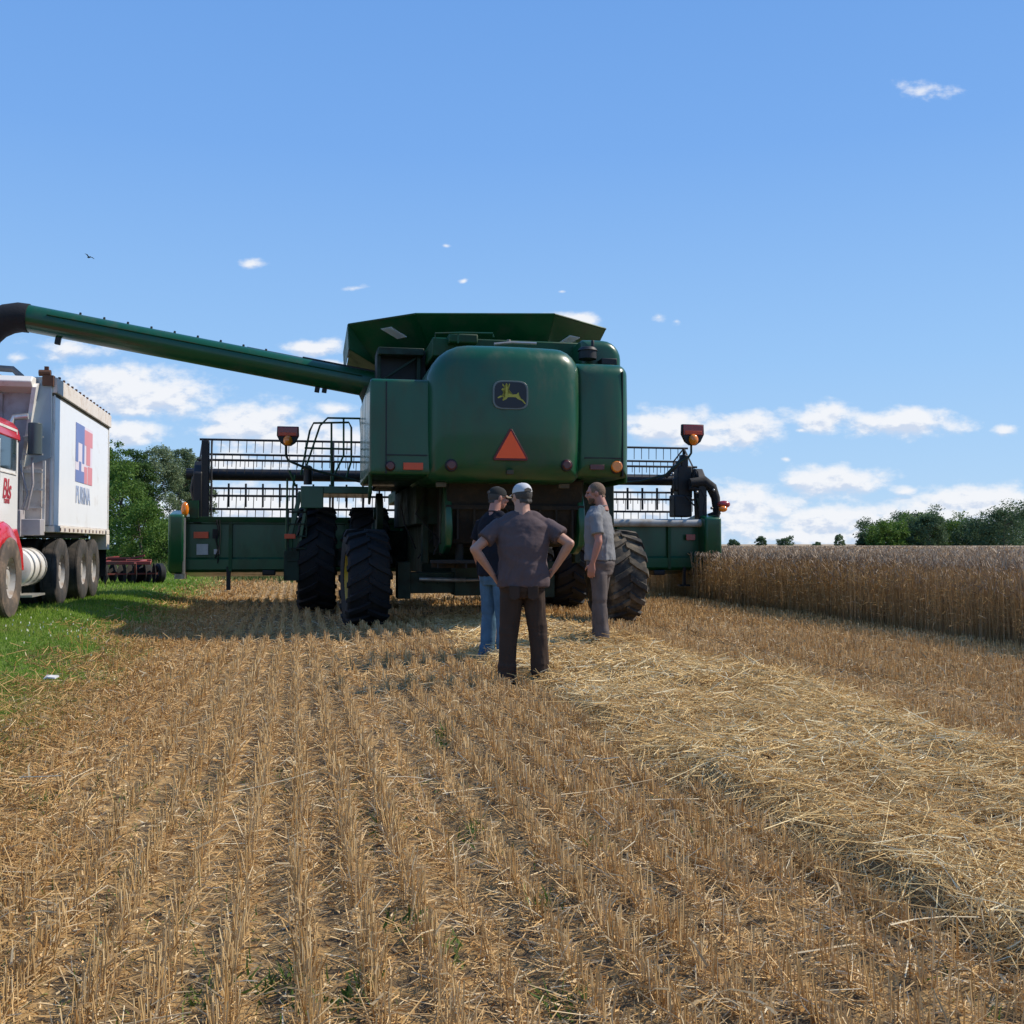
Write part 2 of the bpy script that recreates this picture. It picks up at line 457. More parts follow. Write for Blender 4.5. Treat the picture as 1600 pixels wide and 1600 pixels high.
# right shoulder above the right shell, dark recess in front of it
mb = MB(); pad(mb, X(905, .9), X(968, .9), Z(600, .9), Z(528, .9), (.05, .28, .02, .02), 3.2, .75, .12, .02)
mb.build('shoulder_cover', G, comb)
mb = MB(); mb.cyl(cx(918, 562, .6), cx(918, 545, .6), .13, .13, 18); mb.cyl(cx(918, 549, .6), cx(918, 543, .6), .15, .11, 18)
mb.cyl(cx(926, 545, .6), cx(926, 532, .6), .025, .025, 8); mb.box(X(938, .6), X(962, .6), .5, .9, Z(566, .6), Z(556, .6))
mb.build('air_precleaner', BK, comb, bevel=.01)
# side walls of the body going forward
mb = MB()
zb = Z(770, .4, 590); xl_, xr_ = X(576, .4), X(984, .4)
mb.hexa([(xl_, .5, zb), (xl_+.05, .5, zb), (xl_+.33, 6.0, zb+.05), (xl_+.28, 6.0, zb+.05)], [(xl_+.02, .5, zL-.03), (xl_+.07, .5, zL-.03), (xl_+.35, 6.0, zL), (xl_+.30, 6.0, zL)])
mb.box(xr_-.05, xr_, .5, 6.0, Z(755, .4, 980), zL)
mb.box(xl_+.36, xr_-.05, 1.4, 6.0, 2.25, zL-.02)
mb.box(xl_+.07, xl_+.37, 1.4, 1.5, 2.3, zL-.04)
mb.build('side_panel', GD, comb, bevel=.03)
# engine deck bits seen over the hood
mb = MB()
mb.tube([cx(680, 530, .9), cx(680, 521, .9), cx(720, 520, .9), cx(770, 521, .9), cx(771, 527, .9)], .014, 6)
mb.tube([cx(716, 521, .9), cx(716, 536, .9)], .012, 6)
mb.build('deck_rail', GD, comb)
mb = MB(); mb.box(X(675, 1.3), X(930, 1.3), 1.3, 2.6, Z(560, 1.3), Z(531, 1.3)); mb.box(X(700, 1.2), X(745, 1.2), 1.1, 1.5, Z(540, 1.2), Z(526, 1.2))
mb.build('engine_deck', GD, comb, bevel=.02)
mb = MB(); mb.tube([cx(772, 538, .3), cx(800, 535.5, .3), cx(838, 537, .3)], .022, 8)
mb.cyl(cx(795, 536, .35), cx(795, 531, .35), .03, .03, 8)
mb.build('hood_grab_bar', M['steel'], comb)

# ---- lamps and reflectors on the band
def disc(px, py, r, mat, name, y0=-.03, dpt=.04, yl=.12):
    p = cx(px, py, yl); m = MB(); m.cyl((p.x, p.y+y0, p.z), (p.x, p.y+y0-dpt, p.z), r, r*.92, 24); return m.build(name, mat, comb, bevel=.006)
for (px, py, mt, rr) in ((610, 728, 'dark_red', .062), (964, 729, 'amber', .085)):
    b_ = disc(px, py, rr*1.18, BK, 'tail_lamp', .06, .05); 
    p = cx(px, py, .12); m = MB(); m.cyl((p.x, p.y+.012, p.z), (p.x, p.y-.02, p.z), rr, rr*.85, 24); m.build('lamp_lens', M[mt], b_, bevel=.008)
for px in (705, 885):
    b_ = disc(px, 727, .088, BK, 'tail_lamp', .01, .045, .0)
    p = cx(px, 727, 0); m = MB(); m.cyl((p.x, p.y-.034, p.z), (p.x, p.y-.055, p.z), .070, .055, 24); m.build('lamp_lens', M['dark_red'], b_, bevel=.008)
def plate(x0, x1, z0, z1, y0, y1, name, mat, par=comb, bev=.004):
    m = MB(); m.box(min(x0,x1), max(x0,x1), y0, y1, min(z0,z1), max(z0,z1)); return m.build(name, mat, par, bevel=bev)
plate(X(630, .12), X(661, .12), Z(736, .12), Z(725, .12), .118, .150, 'reflector', M['orange_refl'])
plate(X(922, .12), X(944, .12), Z(732, .12), Z(724, .12), .105, .140, 'reflector', M['dark_red'])
plate(X(790, 0), X(800, 0), Z(742, 0), Z(735, 0), -.12, -.03, 'latch', M['tan_dust'])
for px in (689, 881):
    plate(X(px-8, .3), X(px+8, .3), Z(762, .3), Z(755, .3), .27, .33, 'work_lamp', M['tan_dust'])
# slow vehicle triangle with its dark border
yt = -.140
def tri(cx_, cz, h, w, cut):
    k = cut; pts = [(-w/2+k*.5, 0), (w/2-k*.5, 0), (w/2-k*.2, k*.55), (k*.35, h), (-k*.35, h), (-w/2+k*.2, k*.55)]
    return [(cx_+a, cz+b) for a, b in pts]
tx, tz0, tz1 = X(795, 0, 700), Z(720.5, 0), Z(672, 0)
hgt = tz1-tz0
m = MB(); m.prism(tri(tx, tz0, hgt, X(823, 0)-X(767, 0), .05), yt+.03, yt+.0)
b_ = m.build('slow_vehicle_sign', M['smv_rim'], comb, bevel=.003)
m = MB(); m.prism(tri(tx, tz0+.028, hgt*.86, (X(820, 0)-X(769.5, 0))*.93, .012), yt-.001, yt-.006)
m.build('fluorescent_triangle', M['smv'], b_)
# emblem: leaping deer on a dark rounded shield
ex, ez = X(794.5, 0, 620), Z(619.5, 0); ew, eh = (X(822, 0)-X(767, 0)), Z(597.5, 0)-Z(642, 0)
def shield(w, h, k): # rounded outline with full sides
    pts = []
    for i in range(48):
        a = 2*pi*i/48; q = 4.2
        pts.append((ex+w/2*k*math.copysign(abs(cos(a))**(2/q), cos(a)), ez+h/2*k*math.copysign(abs(sin(a))**(2/q), sin(a))))
    return pts
m = MB(); m.prism(shield(ew, eh, 1.0), -.05, -.150); em = m.build('emblem', M['emblem_rim'], comb, bevel=.004)
m = MB(); m.prism(shield(ew, eh, .90), -.1495, -.154); m.build('emblem_field', M['emblem_dark'], em)
deer = [(-.38,-.10),(-.30,-.035),(-.17,-.03),(-.145,.06),(-.155,.17),(-.24,.155),(-.27,.19),(-.22,.235),(-.165,.25),(-.235,.33),(-.235,.40),(-.205,.345),(-.15,.28),(-.135,.40),(-.11,.40),
        (-.115,.28),(-.06,.31),(-.045,.40),(-.022,.40),(-.035,.30),(-.085,.24),(-.085,.15),(-.055,.05),(.06,.015),(.17,.03),(.215,.09),(.235,.085),(.235,.0),(.26,-.09),(.36,-.17),(.44,-.30),(.415,-.315),
        (.33,-.20),(.21,-.14),(.15,-.08),(.03,-.075),(-.08,-.085),(-.13,-.16),(-.22,-.21),(-.235,-.185),(-.17,-.14),(-.16,-.085),(-.26,-.08),(-.355,-.135)]
def flat_poly(pts, y, name, mat, par, t=.004):
    bm = bmesh.new(); vs = [bm.verts.new((a, y, b)) for a, b in pts]
    f = bm.faces.new(vs); bmesh.ops.triangulate(bm, faces=[f])
    ret = bmesh.ops.extrude_face_region(bm, geom=bm.faces[:]); vv = [g for g in ret['geom'] if isinstance(g, bmesh.types.BMVert)]
    bmesh.ops.translate(bm, vec=(0, -t, 0), verts=vv); bmesh.ops.recalc_face_normals(bm, faces=bm.faces)
    me = bpy.data.meshes.new(name); bm.to_mesh(me); bm.free(); me.materials.append(mat)
    o = bpy.data.objects.new(name, me); COL.objects.link(o); o.parent = par; return o
flat_poly([(ex+a*ew*.98, ez+b*eh*.98) for a, b in deer], -.1545, 'leaping_deer', M['emblem_yellow'], em)

# ---- grain tank and its folding extensions
mb = MB(); mb.box(X(590, 2.9), X(925, 2.9), 2.9, 5.7, zL-.25, Z(548, 2.9))
mb.build('grain_tank', GD, comb, bevel=.03)
T = {}
yr = 2.35
tl, tr = cx(650, 490.5, yr), cx(866, 491, yr)
cl, cr = cx(545, 507, 3.1), cx(946, 514, 3.1)
bl, br = cx(672, 549, 2.9), cx(852, 549, 2.9)
sl, sr = cx(590, 572, 3.4), cx(925, 556, 3.4)
fl = Vector((cl.x, 5.6, cl.z)); fr = Vector((cr.x, 5.6, cr.z)); ftl = Vector((tl.x, 6.3, tl.z)); ftr = Vector((tr.x, 6.3, tr.z))
slf = Vector((sl.x, 5.3, sl.z)); srf = Vector((sr.x, 5.3, sr.z)); blf = Vector((bl.x, 5.7, bl.z)); brf = Vector((br.x, 5.7, br.z))
clb = Vector((cl.x+.02, 3.1, Z(546, 3.1, 560)))   # lower lip of the left wing
clbf = Vector((clb.x, 5.6, clb.z))
def sheet(mb, pts, t=.012):
    pts = [Vector(p) for p in pts]; n = (pts[1]-pts[0]).cross(pts[-1]-pts[0]).normalized()*t
    a = pts; b = [p+n for p in pts]; k = len(a)
    mb.add(a+b, [tuple(range(k))[::-1], tuple(range(k, 2*k))]+[(i, (i+1) % k, k+(i+1) % k, k+i) for i in range(k)])
def bsheet(mb, a, b, c, d, t=.012, n=10):
    g = [[(a*(1-u/n)+b*(u/n))*(1-v/n)+(d*(1-u/n)+c*(u/n))*(v/n) for u in range(n+1)] for v in range(n+1)]
    k = n+1; nn = (b-a).cross(d-a).normalized()*t; P_ = [p for r in g for p in r]
    q = [(v*k+u, v*k+u+1, (v+1)*k+u+1, (v+1)*k+u) for v in range(n) for u in range(n)]
    mb.add(P_, q); mb.add([p+nn for p in P_], q)
mb = MB()
sheet(mb, [bl, br, tr, tl]); bsheet(mb, sl, bl, tl, cl); bsheet(mb, br, sr, cr, tr)
sheet(mb, [slf, sl, cl, fl]); sheet(mb, [sr, srf, fr, cr]); sheet(mb, [blf, slf, fl, ftl]); sheet(mb, [srf, brf, ftr, fr]); sheet(mb, [brf, blf, ftl, ftr])
ext = mb.build('tank_extension', G, comb, smooth=0)
mb = MB()
sheet(mb, [cl+Vector((-.01,-.01,0)), clb+Vector((-.01,-.01,0)), sl+Vector((-.01,-.012,0))], .01)
sheet(mb, [cl+Vector((-.012,0,0)), fl+Vector((-.012,0,0)), clbf+Vector((-.012,0,0)), clb+Vector((-.012,0,0))], .01)
sheet(mb, [clb, clbf, slf, sl], .01)
mb.build('extension_flap', M['green_d'], comb, smooth=0)
mb = MB()
for a, b in ((tl, tr), (tl, cl), (tr, cr), (cl, fl), (cr, fr)): mb.tube([a, b], .018, 6)
mb.build('extension_rim', GD, comb)
def window_on(a, b, c, d, u0, u1, v0, v1, skew):   # small see-through pane lying on the sheet a-b-c-d (a,b low; d,c high)
    def P(u, v): return (a*(1-u)+b*u)*(1-v)+(d*(1-u)+c*u)*v
    q = [P(u0+skew, v0), P(u1+skew, v0), P(u1, v1), P(u0, v1)]
    n = (b-a).cross(d-a).normalized(); n = n if n.y < 0 else -n
    m = MB(); m.hexa([p-n*.03 for p in q], [p+n*.03 for p in q]); return m.build('tank_window', M['pane'], comb, bevel=.004)
window_on(sl, bl, tl, cl, .42, .58, .50, .80, .16)
window_on(br, sr, cr, tr, .38, .58, .28, .56, -.18)
# black block paints the shade of the opening under the left wing; posts, brace
mb = MB(); mb.box(X(590, 2.0), X(668, 2.0), 2.3, 2.85, zL-.2, Z(548, 2.0))
mb.build('bay_shade_block', BK, comb)
mb = MB()
for px in (592, 655): p = X(px, 2.0); mb.box(p-.03, p+.03, 2.1, 2.17, zL-.05, Z(552, 2.1))
mb.bar(cx(600, 592, 2.1), cx(650, 560, 2.1), .04, .04)
mb.box(X(590, 2.0), X(662, 2.0), 2.0, 2.4, Z(560, 2.0), Z(549, 2.0))
builds(mb, 'bay_post', GU, comb, bevel=.01)

# ---- unloading auger
ay = 3.5
a0, a1 = cx(592, 603, ay), cx(40, 496.5, ay)
d = (a1-a0).normalized(); rA = .212
mb = MB(); mb.cyl(a0-d*.1, a1, rA*1.02, rA, 22)
aug = mb.build('unloading_auger', G, comb)
up = Vector((0, 0, 1)); up = (up-d*up.dot(d)).normalized()
mb = MB()   # seam flange with bolts along the tube
L_ = (a1-a0).length
side = d.cross(up).normalized()
side = side if side.y < 0 else -side
fn = (up*.35+side*.94).normalized()
mb.bar(a0+d*.3+fn*(rA+.004), a1-d*.35+fn*(rA+.004), .04, .012, up=fn.cross(d))
mb.build('auger_flange', GD, aug)
for k in range(9):
    p = a0+d*(L_*(.34+.065*k))+up*rA
    m = MB(); m.cyl(p-up*.01, p+up*.035, .022, .016, 8); m.build('bolt', BK, aug)
mb = MB(); mb.bar(a0+d*.05+up*(rA*.98), a0+d*1.3+up*(rA*.98), .12, .05); mb.bar(a0+d*1.3+up*(rA*1.0), a0+d*2.2+up*(rA*1.0), .05, .02)
mb.build('auger_ridge', BK, aug, bevel=.01)
for f, s_ in ((.176, .05), (.155, .035), (.905, .07)):
    p = a0+d*(L_*f)-up*(rA-.02)
    m = MB(); m.bar(p, p-up*(.06+s_), s_*1.1, .08, up=d); m.build('auger_bracket', BK, aug, bevel=.008)
mb = MB()   # hinge elbow under the root
mb.tube([cx(586, 640, ay), cx(583, 622, ay), cx(578, 604, ay)], [.17, .2, .23], 16)
mb.tube([cx(571, 625, ay-.4), cx(572, 642, ay-.3), cx(577, 660, ay-.2)], .022, 6); mb.tube([cx(566, 626, ay-.4), cx(569, 650, ay-.3)], .014, 6)
mb.build('auger_elbow', GU, comb)
mb = MB()   # rubber spout, curving down
P_ = [a1-d*.05, a1+d*.08-up*.01, a1+d*.24-up*.07, a1+d*.40-up*.19, a1+d*.50-up*.34, a1+d*.56-up*.50]
mb.tube(P_, [.228, .232, .235, .235, .23, .225], 20)
mb.build('rubber_spout', M['rubber'], comb)

# ---- chassis, axles and machinery under the hood
mb = MB()
for px in (664, 900):
    x = X(px, 2.0); mb.box(x-.05, x+.05, 1.9, 2.1, .95, 2.2)
x = X(690, 1.2); mb.box(x-.03, x+.03, 1.15, 1.25, 1.25, 2.15); x = X(905, 1.2); mb.box(x-.03, x+.03, 1.15, 1.25, 1.25, 2.15)
mb.box(X(640, 3), X(930, 3), 1.9, 6.2, 1.55, 2.2)
mb.build('chassis', GU, comb, bevel=.015)
mb = MB()
mb.box(-1.15, 1.2, 2.02, 2.34, .50, .82); mb.box(-.35, .4, 1.95, 2.45, .46, .96)
for s_ in (-1, 1): mb.box(s_*1.12-.1, s_*1.12+.1, 1.98, 2.38, .42, .98)
for k in (-.8, -.6, .6, .8): mb.cyl((k, 2.02, .66), (k, 1.99, .66), .025, .025, 8)
mb.build('rear_axle', GU, comb, bevel=.02)
mb = MB(); mb.tube([(-.9, 1.9, .72), (-.2, 1.86, .70)], .035, 10); mb.tube([(-.2, 1.86, .70), (.9, 1.9, .72)], .022, 8)
mb.build('steering_cylinder', M['steel'], comb)
mb = MB(); mb.box(-3.0, 3.1, 5.65, 6.05, .82, 1.16); mb.box(-1.3, 1.4, 5.55, 6.15, .8, 1.5)
for s_ in (-1.25, 1.35): mb.box(s_-.18, s_+.18, 5.5, 6.2, .65, 1.6)
mb.build('front_axle', GU, comb, bevel=.02)
# straw chopper / discharge hood
x0_, x1_ = X(696, .9), X(905, .9)
mb = MB()
mb.hexa([(x0_, .95, 1.25), (x1_, .95, 1.25), (x1_, 2.4, 1.2), (x0_, 2.4, 1.2)], [(x0_, .6, 2.16), (x1_, .6, 2.16), (x1_, 2.4, 2.16), (x0_, 2.4, 2.16)])
mb.build('straw_chopper', M['shade_dark'], comb, bevel=.03)
mb = MB()
for k in range(8):
    x = x0_+.15+(x1_-x0_-.3)*k/7; mb.box(x-.012, x+.012, .70, .9, 1.32, 1.75)
mb.box(x0_-.02, x1_+.02, .70, .82, 1.74, 1.80)
builds(mb, 'chopper_vane', M['shade_dark'], comb)
for sx in (x0_+.02, x1_-.02):   # green curved guards on both flanks
    m = MB(); s_ = 1 if sx > 0 else -1
    pts = [(.85, 2.1), (.95, 2.1), (1.15, 1.55), (1.4, 1.35), (1.4, 1.12), (1.05, 1.10), (.72, 1.22), (.62, 1.45), (.72, 1.85)]
    m.prism(pts, sx-.05, sx+.05, 'x'); m.build('chopper_guard', G, comb, bevel=.02)
mb = MB()
for cxx in (-.42, .45):   # spreader discs under the chopper
    mb.cyl((cxx, 1.0, .98), (cxx, 1.0, 1.02), .42, .42, 28)
    mb.cyl((cxx, 1.0, .9), (cxx, 1.0, 1.25), .06, .06, 12)
    for k in range(6):
        a = k*pi/3+cxx; mb.bar((cxx+.08*cos(a), 1+.08*sin(a), .95), (cxx+.42*cos(a), 1+.42*sin(a), .95), .02, .08)
mb.build('chaff_spreader', M['shade_dark'], comb)
mb = MB()
random.seed(5)
for k in range(16):
    xa = random.uniform(-1.2, 1.3); za = random.uniform(1.2, 2.0); y_ = random.uniform(1.4, 2.6)
    mb.tube([(xa, y_, za+.3), (xa+random.uniform(-.15,.15), y_-.1, za), (xa+random.uniform(-.3,.3), y_, za-.4)], random.choice([.012, .018, .03]), 7)
builds(mb, 'hydraulic_hose', M['rubber'], comb)
mb = MB()
for (xx, yy, zz, rr) in ((-1.42, 3.3, 1.75, .33), (-1.42, 4.4, 1.4, .22), (1.5, 3.4, 1.7, .3), (1.5, 4.5, 1.35, .22)):
    mb.cyl((xx-.05, yy, zz), (xx+.05, yy, zz), rr, rr, 26); mb.cyl((xx-.09, yy, zz), (xx+.09, yy, zz), rr*.3, rr*.3, 14)
builds(mb, 'belt_pulley', GU, comb)
mb = MB(); mb.box(-.78, .85, 2.7, 6.2, .78, 1.56); mb.hexa([(-.7, 2.5, 1.1), (.75, 2.5, 1.1), (.75, 2.75, .9), (-.7, 2.75, .9)], [(-.7, 2.5, 1.6), (.75, 2.5, 1.6), (.75, 2.75, 1.6), (-.7, 2.75, 1.6)])
mb.build('cleaning_shoe', GU, comb, bevel=.02)

# ---- cab and feeder house (mostly hidden behind the body)
mb = MB(); mb.box(-.85, .9, 6.05, 7.7, 2.25, 3.75)
cab = mb.build('cab', M['glass'], comb, bevel=.08)
mb = MB(); mb.box(-.95, 1.0, 5.98, 7.95, 3.75, 3.95); mb.build('cab_roof', G, cab, bevel=.06)
mb = MB()
for sx in (-.86, .91):
    for yy in (6.08, 7.68): mb.box(sx-.04, sx+.04, yy-.04, yy+.04, 2.2, 3.76)
builds(mb, 'cab_pillar', BK, cab)
mb = MB(); mb.box(-.95, 1.0, 5.95, 7.8, 2.05, 2.28); mb.build('cab_floor', GD, cab, bevel=.03)
mb = MB(); mb.hexa([(-.7, 6.2, 1.0), (.75, 6.2, 1.0), (.75, 8.2, .75), (-.7, 8.2, .75)], [(-.7, 6.2, 2.0), (.75, 6.2, 2.0), (.75, 8.2, 1.5), (-.7, 8.2, 1.5)])
mb.build('feeder_house', G, comb, bevel=.02)

# ---- wheels
def make_wheel(name, c, r, w, rim_r, lugs, mat, rimmat=M['yellow'], outer=1, lug_h=.045, yaw=0):
    prof = [(rim_r, -w*.40), (rim_r*1.04, -w*.47), (r*.80, -w*.52), (r*.93, -w*.50), (r*.965, -w*.44), (r*.975, 0), (r*.965, w*.44), (r*.93, w*.50), (r*.80, w*.52), (rim_r*1.04, w*.47), (rim_r, w*.40), (rim_r*.97, 0)]
    prof.append(prof[0])
    m = MB(); m.lathe_x([(a, b*outer) for a, b in [(rim_r, .42*w), (rim_r*1.03, .45*w), (rim_r*.98, .38*w), (rim_r*.90, .20*w), (rim_r*.86, .10*w), (rim_r*.50, .02*w), (rim_r*.42, .16*w), (rim_r*.20, .20*w), (.01, .20*w)]], (0,0,0), 40)
    m.lathe_x([(rim_r, -.40*w*outer), (rim_r*.95, -.3*w*outer), (rim_r*.93, .3*w*outer)], (0,0,0), 40)
    for k in range(10):
        a = 2*pi*k/10; q = Vector((.12*w*outer, rim_r*.36*cos(a), rim_r*.36*sin(a))); m.cyl(q, q+Vector((.1*w*outer, 0, 0)), .018, .018, 6)
    wheel = m.build(name, rimmat, comb, loc=c); wheel.rotation_euler = (0, 0, yaw)
    t = MB(); t.lathe_x(prof, (0,0,0), 64)
    def P(ang, x, rr): return Vector((x, rr*cos(ang), rr*sin(ang)))
    for side in (-1, 1):
        for k in range(lugs):
            a0_ = 2*pi*(k+(.5 if side > 0 else 0))/lugs
            st = [(-.03, .0, r*.970), (.22, .24, r*.972), (.48, .44, r*.962), (.53, .60, r*.90)]  # (x/w, angle shift, radius)
            lw = .42*2*pi/lugs*.5
            rings = []
            for (xf, sh, rr) in st:
                x = xf*w*side; a = a0_+sh*2*pi/lugs*1.5
                ht = lug_h if rr > r*.95 else lug_h*.6
                if rr > r*.95: q = [P(a-lw, x, rr-.02), P(a+lw, x, rr-.02), P(a+lw*.75, x, rr+ht), P(a-lw*.75, x, rr+ht)]
                else: q = [P(a-lw, x-.03*side, rr-.01), P(a+lw, x-.03*side, rr-.01), P(a+lw*.75, x+.02*side, rr+.01), P(a-lw*.75, x+.02*side, rr+.01)]
                rings.append(q)
            t.loft(rings, True)
    t.build('tyre', mat, wheel, smooth=50)
    return wheel
rF = .985
xo = (X(465, 5.8)+X(525, 5.8))/2; xi = (X(549, 5.8)+X(603, 5.8))/2
wF = X(525, 5.8, 900)-X(465, 5.8, 900)
for x_, s_ in ((xo, -1), (xi, -1), (-xi+.12, 1), (-xo-.1, 1)):
    make_wheel('front_wheel', (x_, 5.85, rF), rF-.045, wF*.92, .56, 19, M['rubber'], outer=s_)
rR = .745
xl2 = (X(536, 2.1, 900)+X(604, 2.1, 900))/2; xr2 = (X(932, 2.1, 900)+X(994, 2.1, 900))/2
make_wheel('steering_wheel', (xl2, 2.15, rR), rR-.035, .60, .37, 17, M['rubber'], outer=-1, yaw=R(4))
w_ = make_wheel('steering_wheel', (xr2, 2.15, rR), rR-.035, .55, .37, 17, M['rubber_sunlit_dusty'], rimmat=GU, outer=1, yaw=R(3))
w_['label'] = 'dusty sunlit rear wheel'

# ---- left access platform, ladder and handrails
yp = 5.0
def tb(pts, r=.018, yl=yp): return [cx(a, b, yl) for a, b in pts]
mb = MB()
z_ = Z(775, yp); mb.box(X(470, yp), X(580, yp), 4.7, 6.3, z_, z_+.13)
mb.bar(cx(470, 768, yp), cx(452, 842, yp), .09, .08)
mb.bar(cx(481, 775, yp), cx(468, 850, yp), .06, .05)
mb.box(X(470, yp), X(505, yp), 4.66, 4.70, Z(797, yp), Z(765, yp))
mb.build('platform', G, comb, bevel=.012)
mb = MB()
for pts, yy in (([(470,742),(484,673),(490,661),(545,660),(549,668),(549,720),(540,750)], yp), ([(474,742),(500,665),(512,653),(570,654)], yp+.5), ([(518,662),(518,768)], yp), ([(537,655),(537,712),(521,745),(519,768)], yp+.5),
    ([(563,655),(566,700),(572,740)], yp+.5), ([(452,735),(462,760)], yp), ([(461,742),(458,760),(456,870)], yp), ([(449,748),(447,878)], yp), ([(476,700),(549,702)], yp)):
    mb.tube(tb(pts, yl=yy), .019, 7)
builds(mb, 'handrail', GD, comb)
mb = MB()
for k in range(5):
    a, b = cx(449, 800+k*19, yp), cx(459, 800+k*19, yp); mb.bar(a-Vector((.0,0,0)), b+Vector((.22,0,0)), .12, .03)
mb.bar(cx(450, 795, yp), cx(450, 880, yp), .03, .06); mb.bar(cx(459, 795, yp)+Vector((.22,0,0)), cx(459, 880, yp)+Vector((.22,0,0)), .03, .06)
mb.box(X(444, yp), X(468, yp), 4.95, 5.1, Z(905, yp), Z(860, yp))
mb.build('ladder', GU, comb, bevel=.006)
plate(X(445, yp), X(462, yp), Z(842, yp), Z(835, yp), 4.88, 4.93, 'reflector', M['orange_refl'])
# cylinder-like fuel cap / beacon base on the platform
mb = MB(); mb.cyl(cx(481, 757, yp), cx(481, 733, yp), .075, .07, 16); mb.build('filler_neck', BK, comb)
mb = MB(); mb.ball(cx(481, 732, yp), .085, .085, .06); mb.build('filler_cap', M['tan_dust'], comb)

# ---- warning lamps on stalks either side
def ext_lamp(px, py, yl, stalk):
    m = MB(); m.tube([cx(a, b, yl) for a, b in stalk], .022, 8)
    st = m.build('lamp_arm', GU, comb)
    p = cx(px, py, yl); s_ = 12.6/1600*1.0
    k = (cx(px+1, py, yl)-p).x
    pts = [(-17, -15), (17, -15), (17.5, 0), (12, 11), (5, 16), (-5, 16), (-12, 11), (-17.5, 0)]
    m = MB(); m.prism([(p.x+a*k, p.z-b*k) for a, b in pts], p.y-.03, p.y+.05); m.build('lamp_housing', M['black'], st, bevel=.012)
    m = MB(); m.box(p.x-15.5*k, p.x+15.5*k, p.y-.045, p.y-.028, p.z-1*k, p.z+13.5*k); m.build('red_lens', M['red_lens'], st, bevel=.01)
    m = MB(); m.box(p.x-13*k, p.x+13*k, p.y-.052, p.y-.045, p.z+0*k, p.z+5*k); m.build('red_reflector', M['orange_refl'], st, bevel=.003)
    m = MB(); m.ball((p.x, p.y-.05, p.z-8*k), 7.5*k, .07, 8.5*k); m.build('amber_lens', M['amber'], st)
    return st
ext_lamp(450, 681, 4.6, [(447, 696), (447, 712), (451, 720), (470, 728), (500, 737), (560, 752), (600, 760)])
ext_lamp(1082, 679, 4.6, [(1080, 694), (1080, 708), (1076, 714), (1062, 722), (1040, 742), (1000, 752), (950, 756)])

# ================================================================ header
yh = 7.75
def H(px, py, yl=yh): return C.L(px, py, yl)
xL, xR = X(288, yh), X(1106, yh)
zt, zbm = Z(812, yh), Z(892, yh)
mb = MB()
# back wall with folded beams: profile in (y, z), swept across
prof = [(0, zt), (0, zt-.10), (.05, zt-.12), (.05, zbm+.30), (-.02, zbm+.26), (-.02, zbm+.06), (.06, zbm), (1.25, zbm-.12), (1.25, zbm-.06), (.22, zbm+.06), (.20, zt-.1), (.14, zt)]
mb.prism([(yh+a, b) for a, b in prof], xL, xR, 'x')
header = mb.build('header', G, comb, smooth=25)
def hpart(m, name, mat, **k): return m.build(name, mat, header, **k)
m = MB(); m.prism([(yh-.07, zt+.03), (yh+.10, zt+.03), (yh+.12, zt-.06), (yh-.05, zt-.08)], xL, X(985, yh), 'x'); hpart(m, 'top_beam', GD, bevel=.01)
m = MB(); p = H(1000, 817); q = H(1096, 817); m.tube([(X(950, yh), yh-.06, p.z), (q.x, yh-.06, p.z)], .088, 18); hpart(m, 'drive_shaft_shield', M['greytube'])
for k in range(9):
    x = xL+.9+(xR-xL-1.8)*k/8
    m = MB(); m.box(x-.035, x+.035, yh-.03, yh+.06, zbm+.02, zt-.1); hpart(m, 'back_rib', GD, bevel=.006)
# cutting auger in the trough and knife guards
m = MB(); m.cyl((xL+.1, yh+.62, zbm+.36), (xR-.1, yh+.62, zbm+.36), .2, .2, 20)
nT = 26
for sgn in (-1, 1):
    pts = []
    ring_in = []; ring_out = []
    N = 150
    for i in range(N+1):
        x = (xL+.12 if sgn < 0 else xR-.12) + (-sgn)*i/N*((xR-xL)/2-.7)
        a = i*.42
        ring_in.append(Vector((x, yh+.62+.19*cos(a), zbm+.36+.19*sin(a)))); ring_out.append(Vector((x, yh+.62+.32*cos(a), zbm+.36+.32*sin(a))))
    m.add(ring_in+ring_out, [(i, i+1, N+1+i+1, N+1+i) for i in range(N)])
hpart(m, 'header_auger', M['steel'])
m = MB()
for k in range(120):
    x = xL+.1+(xR-xL-.2)*k/119; m.bar((x, yh+1.2, zbm-.07), (x, yh+1.42, zbm-.08), .03, .02)
hpart(m, 'knife_guard', M['steel'])
# end shields
def end_shield(x0, x1, xp0, xp1):
    m = MB()
    pr = [(-.35, zt+.06), (.2, zt+.16), (.9, zt+.05), (1.6, zbm+.55), (2.0, zbm+.1), (1.9, zbm-.08), (.2, zbm-.06), (-.25, zbm+.0), (-.36, zbm+.25)]
    m.prism([(yh+a, b) for a, b in pr], x0, x1, 'x'); return hpart(m, 'end_shield', G, bevel=.05, seg=3)
e1 = end_shield(X(264, yh-.2, 850), X(289, yh-.2, 850), 0, 0)
e2 = end_shield(X(1098, yh-.2, 850), X(1124, yh-.2, 850), 0, 0)
m = MB(); m.tube([(X(291, yh), yh-.3, zt), (X(291, yh), yh-.32, zbm-.02)], .03, 8); m.box(X(276, yh), X(292, yh), yh-.25, yh+.1, zbm-.12, zbm-.02); hpart(m, 'shield_post', M['steel'])
